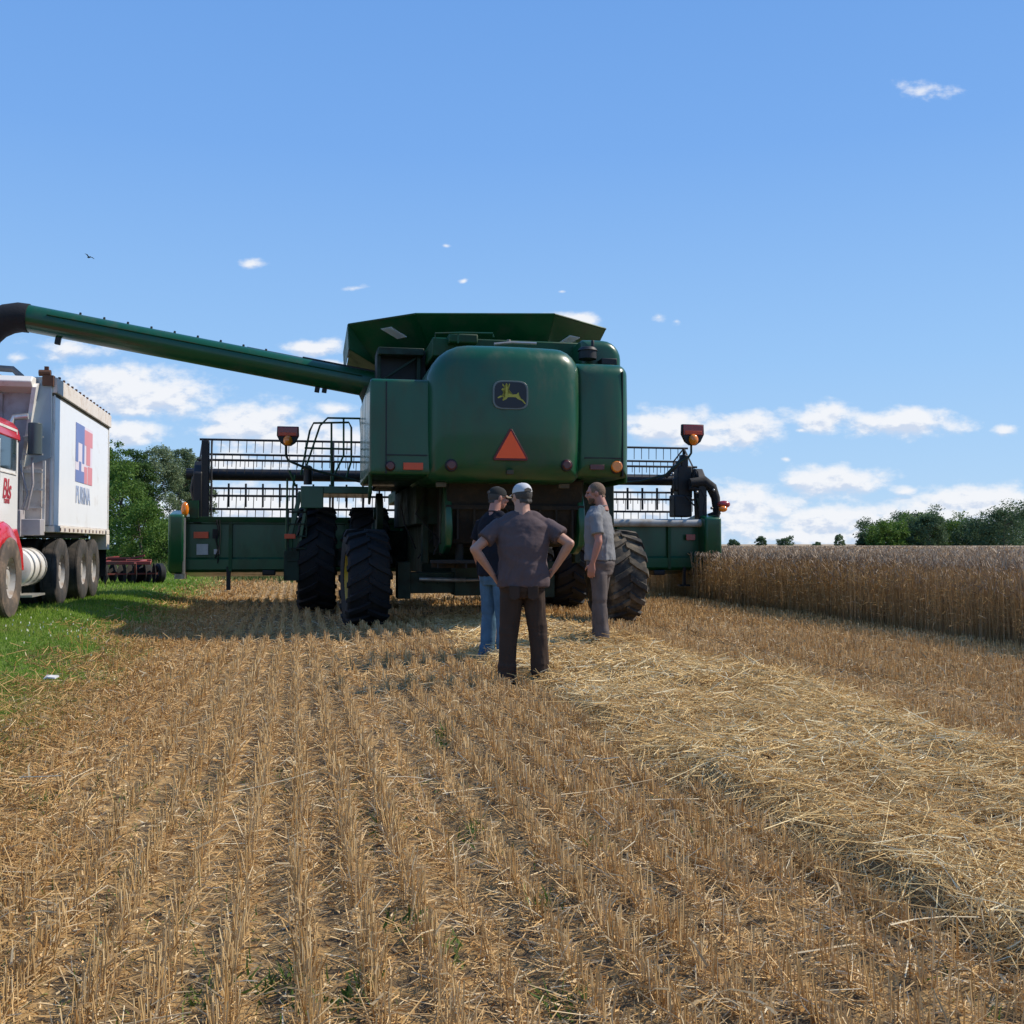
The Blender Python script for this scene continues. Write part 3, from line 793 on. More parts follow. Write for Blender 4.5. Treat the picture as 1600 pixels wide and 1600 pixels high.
# marker lamps, reflectors, stickers
def hplate(px0, px1, py0, py1, name, mat, y=-.03):
    a = H(px0, py0); b = H(px1, py1); m = MB(); m.box(a.x, b.x, yh+y-.02, yh+y, b.z, a.z); return hpart(m, name, mat, bevel=.003)
hplate(303, 326, 831, 841, 'reflector', M['orange_refl'])
hplate(307, 325, 850, 867, 'white_decal', M['sticker'], .03)
hplate(334, 343, 858, 866, 'white_decal', M['sticker'], .03)
hplate(1071, 1085, 835, 844, 'reflector', M['red_lens'])
p = H(289, 796, yh-.2); m = MB(); m.ball(p, .075, .06, .15); hpart(m, 'amber_marker_lamp', M['amber'])
m = MB(); m.bar(p-Vector((0,0,.14)), H(296, 812, yh-.2), .04, .04); m.bar(H(292, 790), H(306, 790), .05, .04); m.box(X(297, yh), X(311, yh), yh-.1, yh+.1, Z(812, yh), Z(786, yh)); hpart(m, 'lamp_bracket', GD)
p = H(1131, 791, yh-.2); m = MB(); m.ball(p+Vector((0,0,.04)), .15, .08, .085); lb = hpart(m, 'red_marker_lamp', M['red_lens'])
m = MB(); m.ball(p+Vector((-.04,-.05,-.06)), .10, .07, .07); m.build('amber_lens', M['amber'], lb)
# hoses on the back wall
m = MB()
m.tube([H(338, 812, yh-.08), H(341, 826, yh-.09), H(337, 840, yh-.08), H(341, 860, yh-.08), H(336, 872, yh-.05)], .016, 6)
m.tube([H(343, 812, yh-.08), H(344, 840, yh-.09), H(340, 880, yh-.05)], .012, 6)
m.box(X(333, yh), X(342, yh), yh-.08, yh-.03, Z(842, yh), Z(828, yh)); builds(m, 'hydraulic_hose', M['rubber'], header)
m = MB(); a = H(357, 893); b = H(357, 922, yh); m.box(a.x-.04, a.x+.04, yh-.02, yh+.08, b.z, a.z+.1); hpart(m, 'park_stand', BK)
m = MB(); a = H(1069, 893); b = H(1069, 916, yh); m.box(a.x-.03, a.x+.03, yh-.02, yh+.06, b.z, a.z+.1); m.box(a.x-.12, a.x+.12, yh-.05, yh+.1, b.z, b.z+.04); hpart(m, 'park_stand', BK)
for px in (1030, 1090, 420, 560):
    a = H(px, 893); m = MB(); m.box(a.x-.13, a.x+.13, yh-.03, yh+.3, a.z-.08, a.z+.03); hpart(m, 'skid_shoe', BK, bevel=.02)
# right end: drive housing, curved hose bundle
m = MB()
m.box(X(1050, yh+.3), X(1078, yh+.3), yh+.15, yh+.5, Z(806, yh), Z(770, yh)); m.box(X(1057, yh+.3), X(1080, yh+.3), yh+.2, yh+.5, Z(775, yh), Z(722, yh))
m.bar(H(1052, 757, yh+.3), H(1090, 757, yh+.3), .16, .3); m.box(X(1062, yh+.3), X(1074, yh+.3), yh+.2, yh+.35, Z(726, yh), Z(704, yh))
hpart(m, 'reel_drive_housing', BK, bevel=.03)
m = MB()
m.tube([H(1078, 755), H(1100, 752), H(1112, 762), H(1118, 778), H(1120, 800), H(1117, 815)], [.11, .12, .12, .10, .085, .08], 10)
m.tube([H(1078, 762), H(1094, 766), H(1100, 780), H(1097, 800), H(1101, 812)], .055, 8)
m.tube([H(1083, 750), H(1086, 733), H(1090, 737), H(1093, 756)], .018, 6)
m.tube([H(1040, 745), H(1060, 724), H(1070, 712)], .05, 8); m.bar(H(1108, 806), H(1124, 800), .1, .1)
m.tube([H(1070, 775), H(1085, 790), H(1090, 770), H(1104, 775)], .025, 6)
m.bar(H(1098, 818, yh-.1), H(1121, 812, yh-.1), .12, .2)
hpart(m, 'drive_hose_bundle', M['rubber'])
for (a, b) in ((1089, 769), (1115, 766), (1112, 794), (1055, 727), (1051, 740)):
    m = MB(); m.ball(H(a, b, yh-.13), .032); hpart(m, 'hose_fitting', M['steel'])
m = MB(); m.bar(H(1096, 806, yh), H(1090, 778, yh), .08, .08); hpart(m, 'support_strut', GU)

# ---- reel
yre = yh+1.15
zc = Z(747, yre); xa, xb = X(312, yre), X(1072, yre)
m = MB(); m.cyl((X(291, yre), yre, zc), (X(1086, yre), yre, zc), .125, .125, 20); reel = m.build('reel', BK, comb)
RR = .74
ths = [R(80-60*k) for k in range(6)]
for th in ths:
    by, bz = yre-RR*cos(th), zc+RR*sin(th)
    m = MB(); m.cyl((xa, by, bz), (xb, by, bz), .024, .024, 8)
    n = 62
    for k in range(n):
        x = xa+.08+(xb-xa-.16)*k/(n-1)
        m.tube([(x, by, bz), (x+.012, by-.012, bz-.03), (x+.004, by-.03, bz-.27)], [.013, .009, .008], 5)
    m.build('reel_bat', BK, reel)
for px in (317, 520, 700, 880, 1066):
    x = X(px, yre); m = MB()
    q = [(yre-RR*cos(th), zc+RR*sin(th)) for th in ths]
    for i in range(6):
        m.bar((x, yre, zc), (x, q[i][0], q[i][1]), .03, .05, up=(1,0,0)); m.bar((x, q[i][0], q[i][1]), (x, q[(i+1) % 6][0], q[(i+1) % 6][1]), .02, .03, up=(1,0,0))
    if px in (317, 1066): m.cyl((x-.03, yre, zc), (x+.03, yre, zc), .2, .2, 20)
    m.build('reel_spider', BK, reel)
for px, w in ((318, .17), (1068, .2)):
    x = X(px, yre); m = MB()
    m.prism([(yh-.05, zt-.1), (yh+.2, zt-.05), (yh+.3, zc-.05), (yre+.25, zc-.12), (yre+.25, zc+.12), (yh+.2, zc+.2), (yh-.05, zc-.05)], x-w/2, x+w/2, 'x'); m.build('reel_arm', BK, comb, bevel=.02)
m = MB(); x = X(322, yh); m.box(x-.10, x+.05, yh-.02, yh+.12, zt, Z(697, yh)); m.box(x+.08, x+.11, yh-.02, yh+.1, zt, Z(697, yh)); m.tube([H(306, 790), H(300, 765), H(304, 745)], .05, 8)
m.build('reel_lift_mast', BK, comb, bevel=.012)
# hanging crop dividers/fingers seen behind the tines
m = MB()
for k in range(30):
    x = X(330, yh+.9)+(X(1050, yh+.9)-X(330, yh+.9))*k/29
    m.box(x-.02, x+.02, yh+.9, yh+.94, Z(795, yh+.9), Z(760, yh+.9))
builds(m, 'reel_finger', BK, reel)
# ================================================================ ground, stubble, straw, wheat, grass
TH = R(12.0); cT, sT = cos(TH), sin(TH)
def uw(x, y): return x*cT+y*sT, -x*sT+y*cT        # across the rows, along the rows
def xy(u, w): return u*cT-w*sT, u*sT+w*cT
SW0, SW1 = 1.95, 4.45       # the straw swath lies between these lines
GE = -1.75                  # the grass begins left of this line
WE = 8.15                   # the standing wheat begins right of this line
def grass_edge(w): return GE + .25*sstep(10.5, 6, w) - .012*np.clip(w-8, 0, 60) + .55*(fbm(w*.28, w*0+3.1, 5)-.5) + .45*(fbm(w*1.3, w*0+7.7, 6)-.5)
def swath_edge0(w): return SW0 + .34*(fbm(w*.7, w*0+1.3, 8, 3)-.5)+.22*(vnoise(w*2.6, w*0+4.4, 9)-.5)
def swath_edge1(w): return SW1 + .02*np.clip(w-6, 0, 14) + .7*(fbm(w*.5, w*0+8.3, 10, 3)-.5)
def wheat_edge(w): return WE + .032*np.clip(w-9, 0, 40) + .16*(fbm(w*.6, w*0+2.2, 12)-.5)
def mound(u, w):
    a = swath_edge0(w); b = swath_edge1(w)
    e0 = .85*sstep(-.08, .22, u-a)+.15*sstep(0, .9, u-a); e1 = sstep(-.05, .9, b-u)
    h = .06+.14*fbm(u*1.1, w*.8, 21)+.12*(fbm(u*2.7, w*2.3, 22)-.45)
    return np.maximum(0, e0*e1*h*1.15)*(1-.5*sstep(11, 15, w))
def ground_h(u, w):
    h = .26*sstep(1.7, -.6-1.2, u*0)*0
    rise = .26*sstep(0, 1.9, GE-u+.15)
    h = rise + .035*(fbm(u*.5, w*.5, 31)-.5) + .022*(fbm(u*2.2, w*1.6, 32)-.5)
    row = .012*np.cos(2*pi*(u-.03)/.19)*(u > GE)*(u < 8.3)
    rut = -.035*(np.exp(-((u-.62)/.16)**2)+np.exp(-((u-5.05)/.16)**2))
    return h+row*(w < 40)+rut*(w < 40)
def gz(x, y):
    u, w = uw(x, y); return float(ground_h(np.array([u]), np.array([w]))[0])

def stretch_axis(a, b, step, far, grow):
    c = list(np.arange(a, b+1e-6, step)); s = step; v = b
    while v < far: s *= grow; v += s; c.append(v)
    s = step; v = a; pre = []
    while v > -far: s *= grow; v -= s; pre.append(v)
    return np.array(pre[::-1]+c)
U_ = stretch_axis(-12, 10, .055, 3500, 1.22); W_ = stretch_axis(0, 34, .085, 4200, 1.16)
UU, WW = np.meshgrid(U_, W_, indexing='ij')
HH = ground_h(UU, WW); XX, YY = xy(UU, WW)
V = np.stack([XX, YY, HH], -1).reshape(-1, 3)
nu, nw = UU.shape
I = np.arange(nu*nw).reshape(nu, nw)
F = np.stack([I[:-1,:-1], I[1:,:-1], I[1:,1:], I[:-1,1:]], -1).reshape(-1, 4)
ge = grass_edge(WW)
gm = sstep(-.25, .35, ge-UU+.5*(fbm(UU*2, WW*2, 41)-.5))*(1-.0*UU)
sm = sstep(0, .2, UU-swath_edge0(WW))*sstep(0, .8, swath_edge1(WW)-UU)
m, nt, b, out = newmat('field_soil')
geo = nd(nt, 'ShaderNodeTexCoord').outputs['Object']
n_a = noise_n(nt, geo, 9, 8, .7); n_b = noise_n(nt, geo, 60, 4, .6); n_c = noise_n(nt, geo, .35, 4, .6)
soil = mixc(nt, n_b, (.050, .038, .025), (.165, .118, .070))
litter = mixc(nt, n_b, (.28, .175, .07), (.54, .35, .15))
base = mixc(nt, remap(nt, n_a, .38, .60), soil, litter)
farc = mixc(nt, n_c, (.26, .17, .08), (.34, .235, .12))
cd = nd(nt, 'ShaderNodeAttribute', attribute_name='far'); base = mixc(nt, cd.outputs['Fac'], base, farc)
grs = mixc(nt, n_a, (.08, .13, .025), (.15, .21, .045))
grs = mixc(nt, remap(nt, noise_n(nt, geo, .7, 4), .5, .7), grs, (.13, .13, .045))
ga = nd(nt, 'ShaderNodeAttribute', attribute_name='grass'); base = mixc(nt, ga.outputs['Fac'], base, grs)
lk(nt, base, b.inputs['Base Color']); b.inputs['Roughness'].default_value = .95; b.inputs['Specular IOR Level'].default_value = .15
bp = nd(nt, 'ShaderNodeBump'); bp.inputs['Distance'].default_value = .03; bp.inputs['Strength'].default_value = .6
lk(nt, n_b, bp.inputs['Height']); lk(nt, bp.outputs[0], b.inputs['Normal'])
gr = np_mesh('ground', V, F, m, {'grass': gm.ravel(), 'far': sstep(16, 40, WW).ravel()}, smooth=True)
tag(gr, kind='structure')

# ---- ribbons: every stalk is a little bent three-sided straw
def straws(P0, D, Ln, rad, bend, nseg=1, taper=.7):
    """P0 (N,3) base, D (N,3) unit direction, Ln (N,), rad (N,), bend (N,3) sideways offset at the tip"""
    N = len(P0)
    a = np.cross(D, np.array([.31, .17, .93])); a /= np.linalg.norm(a, axis=1)[:, None]+1e-9
    c = np.cross(D, a)
    ph = rng.random(N)*2*pi
    Vs = []
    for s in range(nseg+1):
        t = s/nseg
        ctr = P0+D*(Ln*t)[:, None]+bend*(t*t)
        r = rad*(1-(1-taper)*t)
        for k in range(3):
            an = ph+2*pi*k/3
            Vs.append(ctr+(a*np.cos(an)[:, None]+c*np.sin(an)[:, None])*r[:, None])
    V = np.stack(Vs, 1)          # N, 3(nseg+1), 3
    nv = 3*(nseg+1); base = (np.arange(N)*nv)[:, None]
    fs = []
    for s in range(nseg):
        for k in range(3):
            k2 = (k+1) % 3
            fs.append(np.stack([base[:,0]+3*s+k, base[:,0]+3*s+k2, base[:,0]+3*(s+1)+k2, base[:,0]+3*(s+1)+k], 1))
    F = np.stack(fs, 1).reshape(-1, 4)
    return V.reshape(-1, 3), F, nv
class Bag:
    def __init__(s): s.V = []; s.F = []; s.A = []; s.n = 0
    def add(s, V, F, rnd):
        s.V.append(V); s.F.append(F+s.n); s.A.append(rnd); s.n += len(V)
    def straws(s, P0, D, Ln, rad, bend=None, nseg=1, taper=.7, rnd=None):
        if len(P0) == 0: return
        if bend is None: bend = np.zeros_like(P0)
        V, F, nv = straws(P0, D, Ln, rad, bend, nseg, taper)
        rnd = rng.random(len(P0)) if rnd is None else rnd
        s.add(V, F, np.repeat(rnd, nv))
    def blades(s, P0, D, Ln, wd, bend, rnd=None, nseg=2):
        """flat leaf blades narrowing to the tip"""
        N = len(P0)
        if N == 0: return
        sd = np.cross(D, np.array([0, 0, 1.])+.01); nn = np.linalg.norm(sd, axis=1)[:, None]; 
        q = rng.normal(size=(N, 3)); q -= D*np.sum(q*D, 1)[:, None]; q /= np.linalg.norm(q, axis=1)[:, None]
        Vs = []
        for k in range(nseg+1):
            t = k/nseg; ctr = P0+D*(Ln*t)[:, None]+bend*(t*t); w = wd*(1-.9*t**1.5)
            Vs += [ctr-q*w[:, None]/2, ctr+q*w[:, None]/2]
        V = np.stack(Vs, 1); nv = 2*(nseg+1); base = np.arange(N)*nv
        F = np.stack([np.stack([base+2*k, base+2*k+1, base+2*k+3, base+2*k+2], 1) for k in range(nseg)], 1).reshape(-1, 4)
        rnd = rng.random(N) if rnd is None else rnd
        s.add(V.reshape(-1, 3), F, np.repeat(rnd, nv))
    def build(s, name, mat, smooth=False):
        return np_mesh(name, np.concatenate(s.V), np.concatenate(s.F), mat, {'rnd': np.concatenate(s.A)}, smooth)

def scatter(y0, y1, dens, margin=1.3, side=.53):
    """random points of the field within (a little more than) the view, density per m2"""
    area = (y1-y0)*2*(side*(y0+y1)/2+margin)
    n = int(area*dens)
    # area-uniform in a trapezium
    y = rng.random(int(n*1.0)); h0 = side*y0+margin; h1 = side*y1+margin
    yy = (-h0+np.sqrt(h0*h0+(h1*h1-h0*h0)*y))/(h1-h0)*(y1-y0)+y0
    xx = (rng.random(len(yy))*2-1)*(side*yy+margin)
    return xx, yy
def dirs(tilt, az=None):
    n = len(tilt); az = rng.random(n)*2*pi if az is None else az
    return np.stack([np.sin(tilt)*np.cos(az), np.sin(tilt)*np.sin(az), np.cos(tilt)], 1)

# ---- stubble rows
stub = Bag(); leafb = Bag()
RS = .19
for (y0, y1, per_m, rad, hs) in ((1.6, 5, 215, .0020, 1.0), (5, 9, 165, .0026, 1.0), (9, 14, 110, .0036, 1.0), (14, 22, 60, .0052, 1.0), (22, 45, 20, .010, .95)):
    x, y = scatter(y0, y1, per_m/RS)
    u, w = uw(x, y)
    k = np.round((u-.03)/RS); wob = .020*(vnoise(w*.9, k*3.7, 51)-.5)*2
    u = k*RS+.03+wob+rng.normal(size=len(u))*(.014+.012*(vnoise(w*.6, k*1.9, 57))+.03*sstep(.5, 1.3, -u))
    keep = (u > grass_edge(w)-.25-.7*rng.random(len(u))**2) & (u < wheat_edge(w)+.1)
    # clumps and gaps along the row, missing patches, wheel tracks
    cl = vnoise(w*7.5, k*5.3, 52)*.6+vnoise(w*2.1, k*2.9, 53)*.5
    keep &= rng.random(len(u)) < .45+.55*sstep(.12, .42, cl)
    flat = fbm(u*.9+5, w*.45, 58); keep &= rng.random(len(u)) > .6*sstep(.58, .70, flat)
    keep &= (rng.random(len(u)) < .35) | (mound(u, w) < .035)
    keep &= (rng.random(len(u)) < .22) | ~((np.abs(u-.62) < .17) | (np.abs(u-5.05) < .2))
    keep &= (rng.random(len(u)) > .55*sstep(.3, 1.1, -u-.2)) 
    u, w = u[keep], w[keep]; x, y = xy(u, w); n = len(u)
    h = (.060+.075*rng.random(n)+.06*(fbm(u*.8, w*.5, 54)-.5))*hs
    h *= np.where(u < -.6, .85, 1)
    tilt = np.abs(rng.normal(size=n))*(.14+.25*sstep(.3, 2.2, -u)); fl = rng.random(n) < .18; tilt[fl] = rng.random(fl.sum())*1.2
    P = np.stack([x, y, ground_h(u, w)-.01], 1)
    rr = rad*(.8+.5*rng.random(n))
    stub.straws(P, dirs(tilt), h, rr, rng.normal(size=(n, 3))*.006, 1, .85, rnd=np.clip(.48+.19*rng.normal(size=n)-.26*sstep(.2, 1.6, -u)*(.5+vnoise(u*1.5, w*1.2, 59)), 0, 1))
    # dry leaf blades hanging off the stalks
    q = rng.random(n) < (.30 if y1 < 15 else .12); nq = q.sum()
    D = dirs(.5+.9*rng.random(nq)); Pq = P[q]+np.array([0, 0, 1.])*(h[q]*(.2+.7*rng.random(nq)))[:, None]
    leafb.blades(Pq, D, .05+.09*rng.random(nq), rad*2.2*(1+rng.random(nq)), np.stack([rng.normal(size=nq)*.02, rng.normal(size=nq)*.02, -.03-.05*rng.random(nq)], 1))
GOLD = [(0, (.42, .21, .06)), (.3, (.58, .37, .150)), (.6, (.72, .51, .25)), (.85, (.82, .64, .36)), (1, (.88, .76, .52))]
so = stub.build('stubble_rows', straw_mat('stubble_straw', GOLD, .22))
tag(so, kind='stuff')
lo = leafb.build('dry_leaf_blades', straw_mat('dry_leaf', [(0, (.24, .15, .07)), (.5, (.44, .31, .16)), (1, (.64, .52, .32))], .3)); tag(lo, kind='stuff')

# ---- loose straw and chaff between the rows
loose = Bag()
for (y0, y1, dens, rad) in ((1.6, 5, 2600, .0015), (5, 9, 1350, .0020), (9, 15, 560, .003), (15, 24, 170, .0048), (24, 40, 30, .010)):
    x, y = scatter(y0, y1, dens); u, w = uw(x, y)
    pat = fbm(u*1.7, w*.9, 61)
    keep = (u > grass_edge(w)-.5-.7*rng.random(len(u))**2) & (u < wheat_edge(w)+.2) & (rng.random(len(u)) < sstep(.30, .62, pat)*.85+.15)
    keep &= rng.random(len(u)) < .14+.86*np.maximum(sstep(.5, 1.1, -u), (.5+.5*np.cos(2*pi*(u-.03)/RS))**1.2)
    u, w, x, y = u[keep], w[keep], x[keep], y[keep]; n = len(u)
    tilt = pi/2-np.abs(rng.normal(size=n))*.30
    P = np.stack([x, y, ground_h(u, w)+.004+.035*rng.random(n)**2], 1)
    loose.straws(P, dirs(tilt), .03+.13*rng.random(n)**1.6, rad*(.7+.7*rng.random(n)), rng.normal(size=(n, 3))*np.array([.016, .016, .006]), 1 if y0 > 4 else 2, .9, rnd=np.clip(.55+.23*rng.normal(size=n)+.08*sstep(-1, 1.5, u)-.28*sstep(.5, 1.6, -u)*(.4+vnoise(u*1.5, w*1.2, 59)), 0, 1))
    x, y = scatter(y0, y1, dens*1.0); u, w = uw(x, y)
    keep = (u > grass_edge(w)-.4) & (u < wheat_edge(w)+.2) & (rng.random(len(u)) < .35+.65*(.5+.5*np.cos(2*pi*(u-.03)/RS))); u, w, x, y = u[keep], w[keep], x[keep], y[keep]; n = len(u)
    loose.blades(np.stack([x, y, ground_h(u, w)+.003+.02*rng.random(n)], 1), dirs(pi/2-np.abs(rng.normal(size=n))*.25), .012+.04*rng.random(n), rad*(2.5+3*rng.random(n)), rng.normal(size=(n, 3))*.008, nseg=1)
# a few long pale stems lying across the rows
n = 26; u = rng.random(n)*3.6-1.6; w = 2.6+rng.random(n)**1.5*8; x, y = xy(u, w)
loose.straws(np.stack([x, y, ground_h(u, w)+.05+.05*rng.random(n)], 1), dirs(pi/2-.05-.12*rng.random(n), rng.random(n)*1.2-.6), .15+.25*rng.random(n), np.full(n, .0028), rng.normal(size=(n, 3))*np.array([.05,.05,.015]), 3, .8, rnd=.8+.2*rng.random(n))
lo = loose.build('loose_straw', straw_mat('loose_straw_colour', [(0, (.30, .15, .05)), (.3, (.56, .33, .12)), (.6, (.72, .48, .21)), (.85, (.80, .60, .33)), (1, (.87, .75, .51))], .18)); tag(lo, kind='stuff')

# ---- the swath of threshed straw
su = np.arange(SW0-.5, SW1+1.4, .045); sw_ = np.arange(1.0, 17.2, .06)
UU, WW = np.meshgrid(su, sw_, indexing='ij'); mh = mound(UU, WW)
HH = ground_h(UU, WW)+mh-.02-.012; XX, YY = xy(UU, WW); nu, nw = UU.shape
I = np.arange(nu*nw).reshape(nu, nw); F = np.stack([I[:-1,:-1], I[1:,:-1], I[1:,1:], I[:-1,1:]], -1).reshape(-1, 4)
m, nt, b, out = newmat('straw_mat_under')
geo = nd(nt, 'ShaderNodeTexCoord').outputs['Object']; mp = nd(nt, 'ShaderNodeMapping'); mp.inputs['Scale'].default_value = (1, .25, 1); mp.inputs['Rotation'].default_value = (0,0,.6); lk(nt, geo, mp.inputs[0])
c = mixc(nt, noise_n(nt, mp.outputs[0], 90, 5, .7), (.17, .105, .045), (.50, .34, .16)); lk(nt, c, b.inputs['Base Color']); b.inputs['Roughness'].default_value = .95
bp = nd(nt, 'ShaderNodeBump'); bp.inputs['Distance'].default_value = .03; lk(nt, noise_n(nt, mp.outputs[0], 90, 5, .7), bp.inputs['Height']); lk(nt, bp.outputs[0], b.inputs['Normal'])
sb = np_mesh('straw_swath', np.stack([XX, YY, HH], -1).reshape(-1, 3), F, m, smooth=True); tag(sb, kind='stuff')
swb = Bag()
for (y0, y1, dens, rad, lmul) in ((2.0, 5, 4400, .0017, 1), (5, 8, 3200, .0022, 1), (8, 12, 1800, .0033, 1.05), (12, 17.5, 800, .0052, 1.1)):
    x, y = scatter(y0, y1, dens); u, w = uw(x, y)
    mh = mound(u, w); e0 = swath_edge0(w); keep = ((mh > .03) | ((rng.random(len(u)) < .35) & (u > e0-.12) & (u < swath_edge1(w)+.5*rng.random(len(u))))) & (w < 16.8)
    u, w, x, y, mh = u[keep], w[keep], x[keep], y[keep], mh[keep]; n = len(u)
    # slope of the mound so that straws lie on it
    e = .04; gu = (mound(u+e, w)-mound(u-e, w))/(2*e); gw = (mound(u, w+e)-mound(u, w-e))/(2*e)
    az = rng.random(n)*2*pi + 0; flow = vnoise(u*1.2, w*1.2, 71)*pi*2
    az = np.where(rng.random(n) < .22, flow+rng.normal(size=n)*.5, az)
    lu = np.cos(az)*cT+np.sin(az)*sT; lw = -np.cos(az)*sT+np.sin(az)*cT
    slope = np.clip(gu*lu+gw*lw, -1.2, 1.2)
    up = np.abs(rng.normal(size=n))*.19; st = rng.random(n) < .06; up[st] = .5+.5*rng.random(st.sum())
    dz = slope+up; D = np.stack([np.cos(az), np.sin(az), dz], 1); D /= np.linalg.norm(D, axis=1)[:, None]
    ln = (.035+.24*rng.random(n)**2.0)*lmul
    P = np.stack([x, y, ground_h(u, w)+mh-.035+.05*rng.random(n)], 1)-D*(ln*.4)[:, None]*np.array([1, 1, 1])
    bd = rng.normal(size=(n, 3))*np.array([.050, .050, .012])*(ln/.12)[:, None]; bd[:, 2] -= .012
    swb.straws(P, D, ln, rad*(.65+.7*rng.random(n)), bd, 2, .9, rnd=np.clip(.58+.24*rng.normal(size=n)+.35*(fbm(u*1.6, w*1.3, 73)-.5), 0, 1))
so = swb.build('straw_stalks', straw_mat('swath_straw', [(0, (.30, .16, .055)), (.25, (.60, .38, .145)), (.55, (.80, .57, .25)), (.8, (.88, .69, .36)), (1, (.92, .82, .56))], .2)); tag(so, kind='stuff')

# ---- green weeds between the rows
weed = Bag()
wp = [(685, 1165), (690, 1152), (560, 1560), (470, 1570), (330, 1560), (640, 1450), (430, 1540), (735, 1300), (610, 1290), (700, 1480), (20, 1180), (80, 1110), (850, 1420), (930, 1330), (880, 1560), (60, 1260)]
for (px, py) in wp:
    t = CAMH/-(ray(px, py).z); r = ray(px, py)*t; x0, y0 = r.x, r.y
    n = 26; x = x0+rng.normal(size=n)*.035; y = y0+rng.normal(size=n)*.05; u, w = uw(x, y)
    weed.blades(np.stack([x, y, ground_h(u, w)], 1), dirs(.3+.8*rng.random(n)), .03+.06*rng.random(n), .006+.01*rng.random(n), rng.normal(size=(n, 3))*.015)
for (y0, y1, dens) in ((1.6, 6, 110), (6, 12, 40)):   # fine volunteer grass in the gaps
    x, y = scatter(y0, y1, dens*2); u, w = uw(x, y); keep = (u > -2) & (u < 1.9) & (fbm(u*1.5, w*1.1, 81) > .52); x, y, u, w = x[keep], y[keep], u[keep], w[keep]; n = len(u)
    weed.blades(np.stack([x, y, ground_h(u, w)], 1), dirs(.3+1.0*rng.random(n)), .02+.05*rng.random(n), .003+.005*rng.random(n), rng.normal(size=(n, 3))*.01)
wo = weed.build('green_weeds', straw_mat('weed_green', [(0, (.05, .10, .02)), (.6, (.12, .20, .045)), (1, (.26, .32, .10))], .35)); tag(wo, kind='stuff')

# ---- grass strip on the left
gb = Bag(); GR = 0
for (y0, y1, dens, wd, hh) in ((4.5, 9, 3600, .0045, .032), (9, 14, 1900, .007, .034), (14, 22, 750, .012, .038), (22, 40, 190, .024, .05), (40, 62, 40, .06, .12)):
    x, y = scatter(y0, y1, dens, margin=.8); u, w = uw(x, y)
    keep = (u < grass_edge(w)+.35*rng.normal(size=len(u))) & (x < 0) & (u > -30); x, y, u, w = x[keep], y[keep], u[keep], w[keep]
    ok = (rng.random(len(u)) < .25+.75*sstep(-.1, .6, grass_edge(w)-u)) ; x, y, u, w = x[ok], y[ok], u[ok], w[ok]; n = len(u)
    patch = fbm(u*.9, w*.6, 91); hgt = hh*(.5+rng.random(n))*(.7+.9*patch)
    col = np.clip(.42+.16*rng.normal(size=n)+.9*(patch-.5)+.25*sstep(.8, 0, grass_edge(w)-u), 0, 1)
    gb.blades(np.stack([x, y, ground_h(u, w)-.004], 1), dirs(np.abs(rng.normal(size=n))*.5), hgt, wd*(.7+.7*rng.random(n)), rng.normal(size=(n, 3))*.012, rnd=col)
go_ = gb.build('grass', straw_mat('grass_blades', [(0, (.075, .15, .016)), (.35, (.15, .27, .028)), (.6, (.24, .36, .05)), (.8, (.32, .38, .09)), (1, (.48, .40, .18))], .4)); tag(go_, kind='stuff')
# clover flowers
fl = Bag()
n = 40; c = CAMH/-(ray(92, 1012).z)*ray(92, 1012)
x = np.concatenate([c.x+rng.normal(size=n)*.28, c.x-.1+rng.normal(size=40)*.8]); y = np.concatenate([c.y+rng.normal(size=n)*.5, c.y+rng.normal(size=40)*1.4]); u, w = uw(x, y); n = len(x)
keep = u < GE-.1; x, y, u, w = x[keep], y[keep], u[keep], w[keep]; n = len(x)
fl.straws(np.stack([x, y, ground_h(u, w)+.055], 1), dirs(np.abs(rng.normal(size=n))*.2), np.full(n, .022), .004+.005*rng.random(n), np.zeros((n, 3)), 1, .6)
fo = fl.build('clover_flowers', straw_mat('flower_white', [(0, (.45, .5, .3)), (1, (.85, .85, .75))], .2)); tag(fo, kind='stuff')

# ---- standing wheat
def wheat_h(u, w): return .98+.09*(fbm(u*.7, w*.5, 101)-.5)+.05*(fbm(u*3, w*3, 102)-.5)
uu = np.concatenate([np.arange(0, 3, .12), 3+np.cumsum(.15*1.09**np.arange(75))]); ww = np.concatenate([np.arange(4, 40, .18), 40+np.cumsum(.3*1.07**np.arange(90))])
UU, WW = np.meshgrid(uu, ww, indexing='ij'); E = wheat_edge(WW)+.42; U2 = E+UU
top = (wheat_h(U2, WW)-.20+.05*(vnoise(U2*9, WW*9, 103)-.5))*sstep(-.02, .22, UU+.06*0)
HH = ground_h(U2, WW)+top; HH[0, :] = 0
XX, YY = xy(U2, WW); nu, nw = UU.shape; I = np.arange(nu*nw).reshape(nu, nw); F = np.stack([I[:-1,:-1], I[1:,:-1], I[1:,1:], I[:-1,1:]], -1).reshape(-1, 4)
m, nt, b, out = newmat('dense_wheat')
geo = nd(nt, 'ShaderNodeTexCoord').outputs['Object']; mp = nd(nt, 'ShaderNodeMapping'); mp.inputs['Scale'].default_value = (1, 1, .12); lk(nt, geo, mp.inputs[0])
c = mixc(nt, noise_n(nt, mp.outputs[0], 45, 5, .7), (.20, .14, .075), (.48, .36, .22)); lk(nt, c, b.inputs['Base Color']); b.inputs['Roughness'].default_value = .95
wb = np_mesh('standing_wheat_mass', np.stack([XX, YY, HH], -1).reshape(-1, 3), F, m, smooth=True); tag(wb, kind='stuff')
stalks = Bag(); ears = Bag()
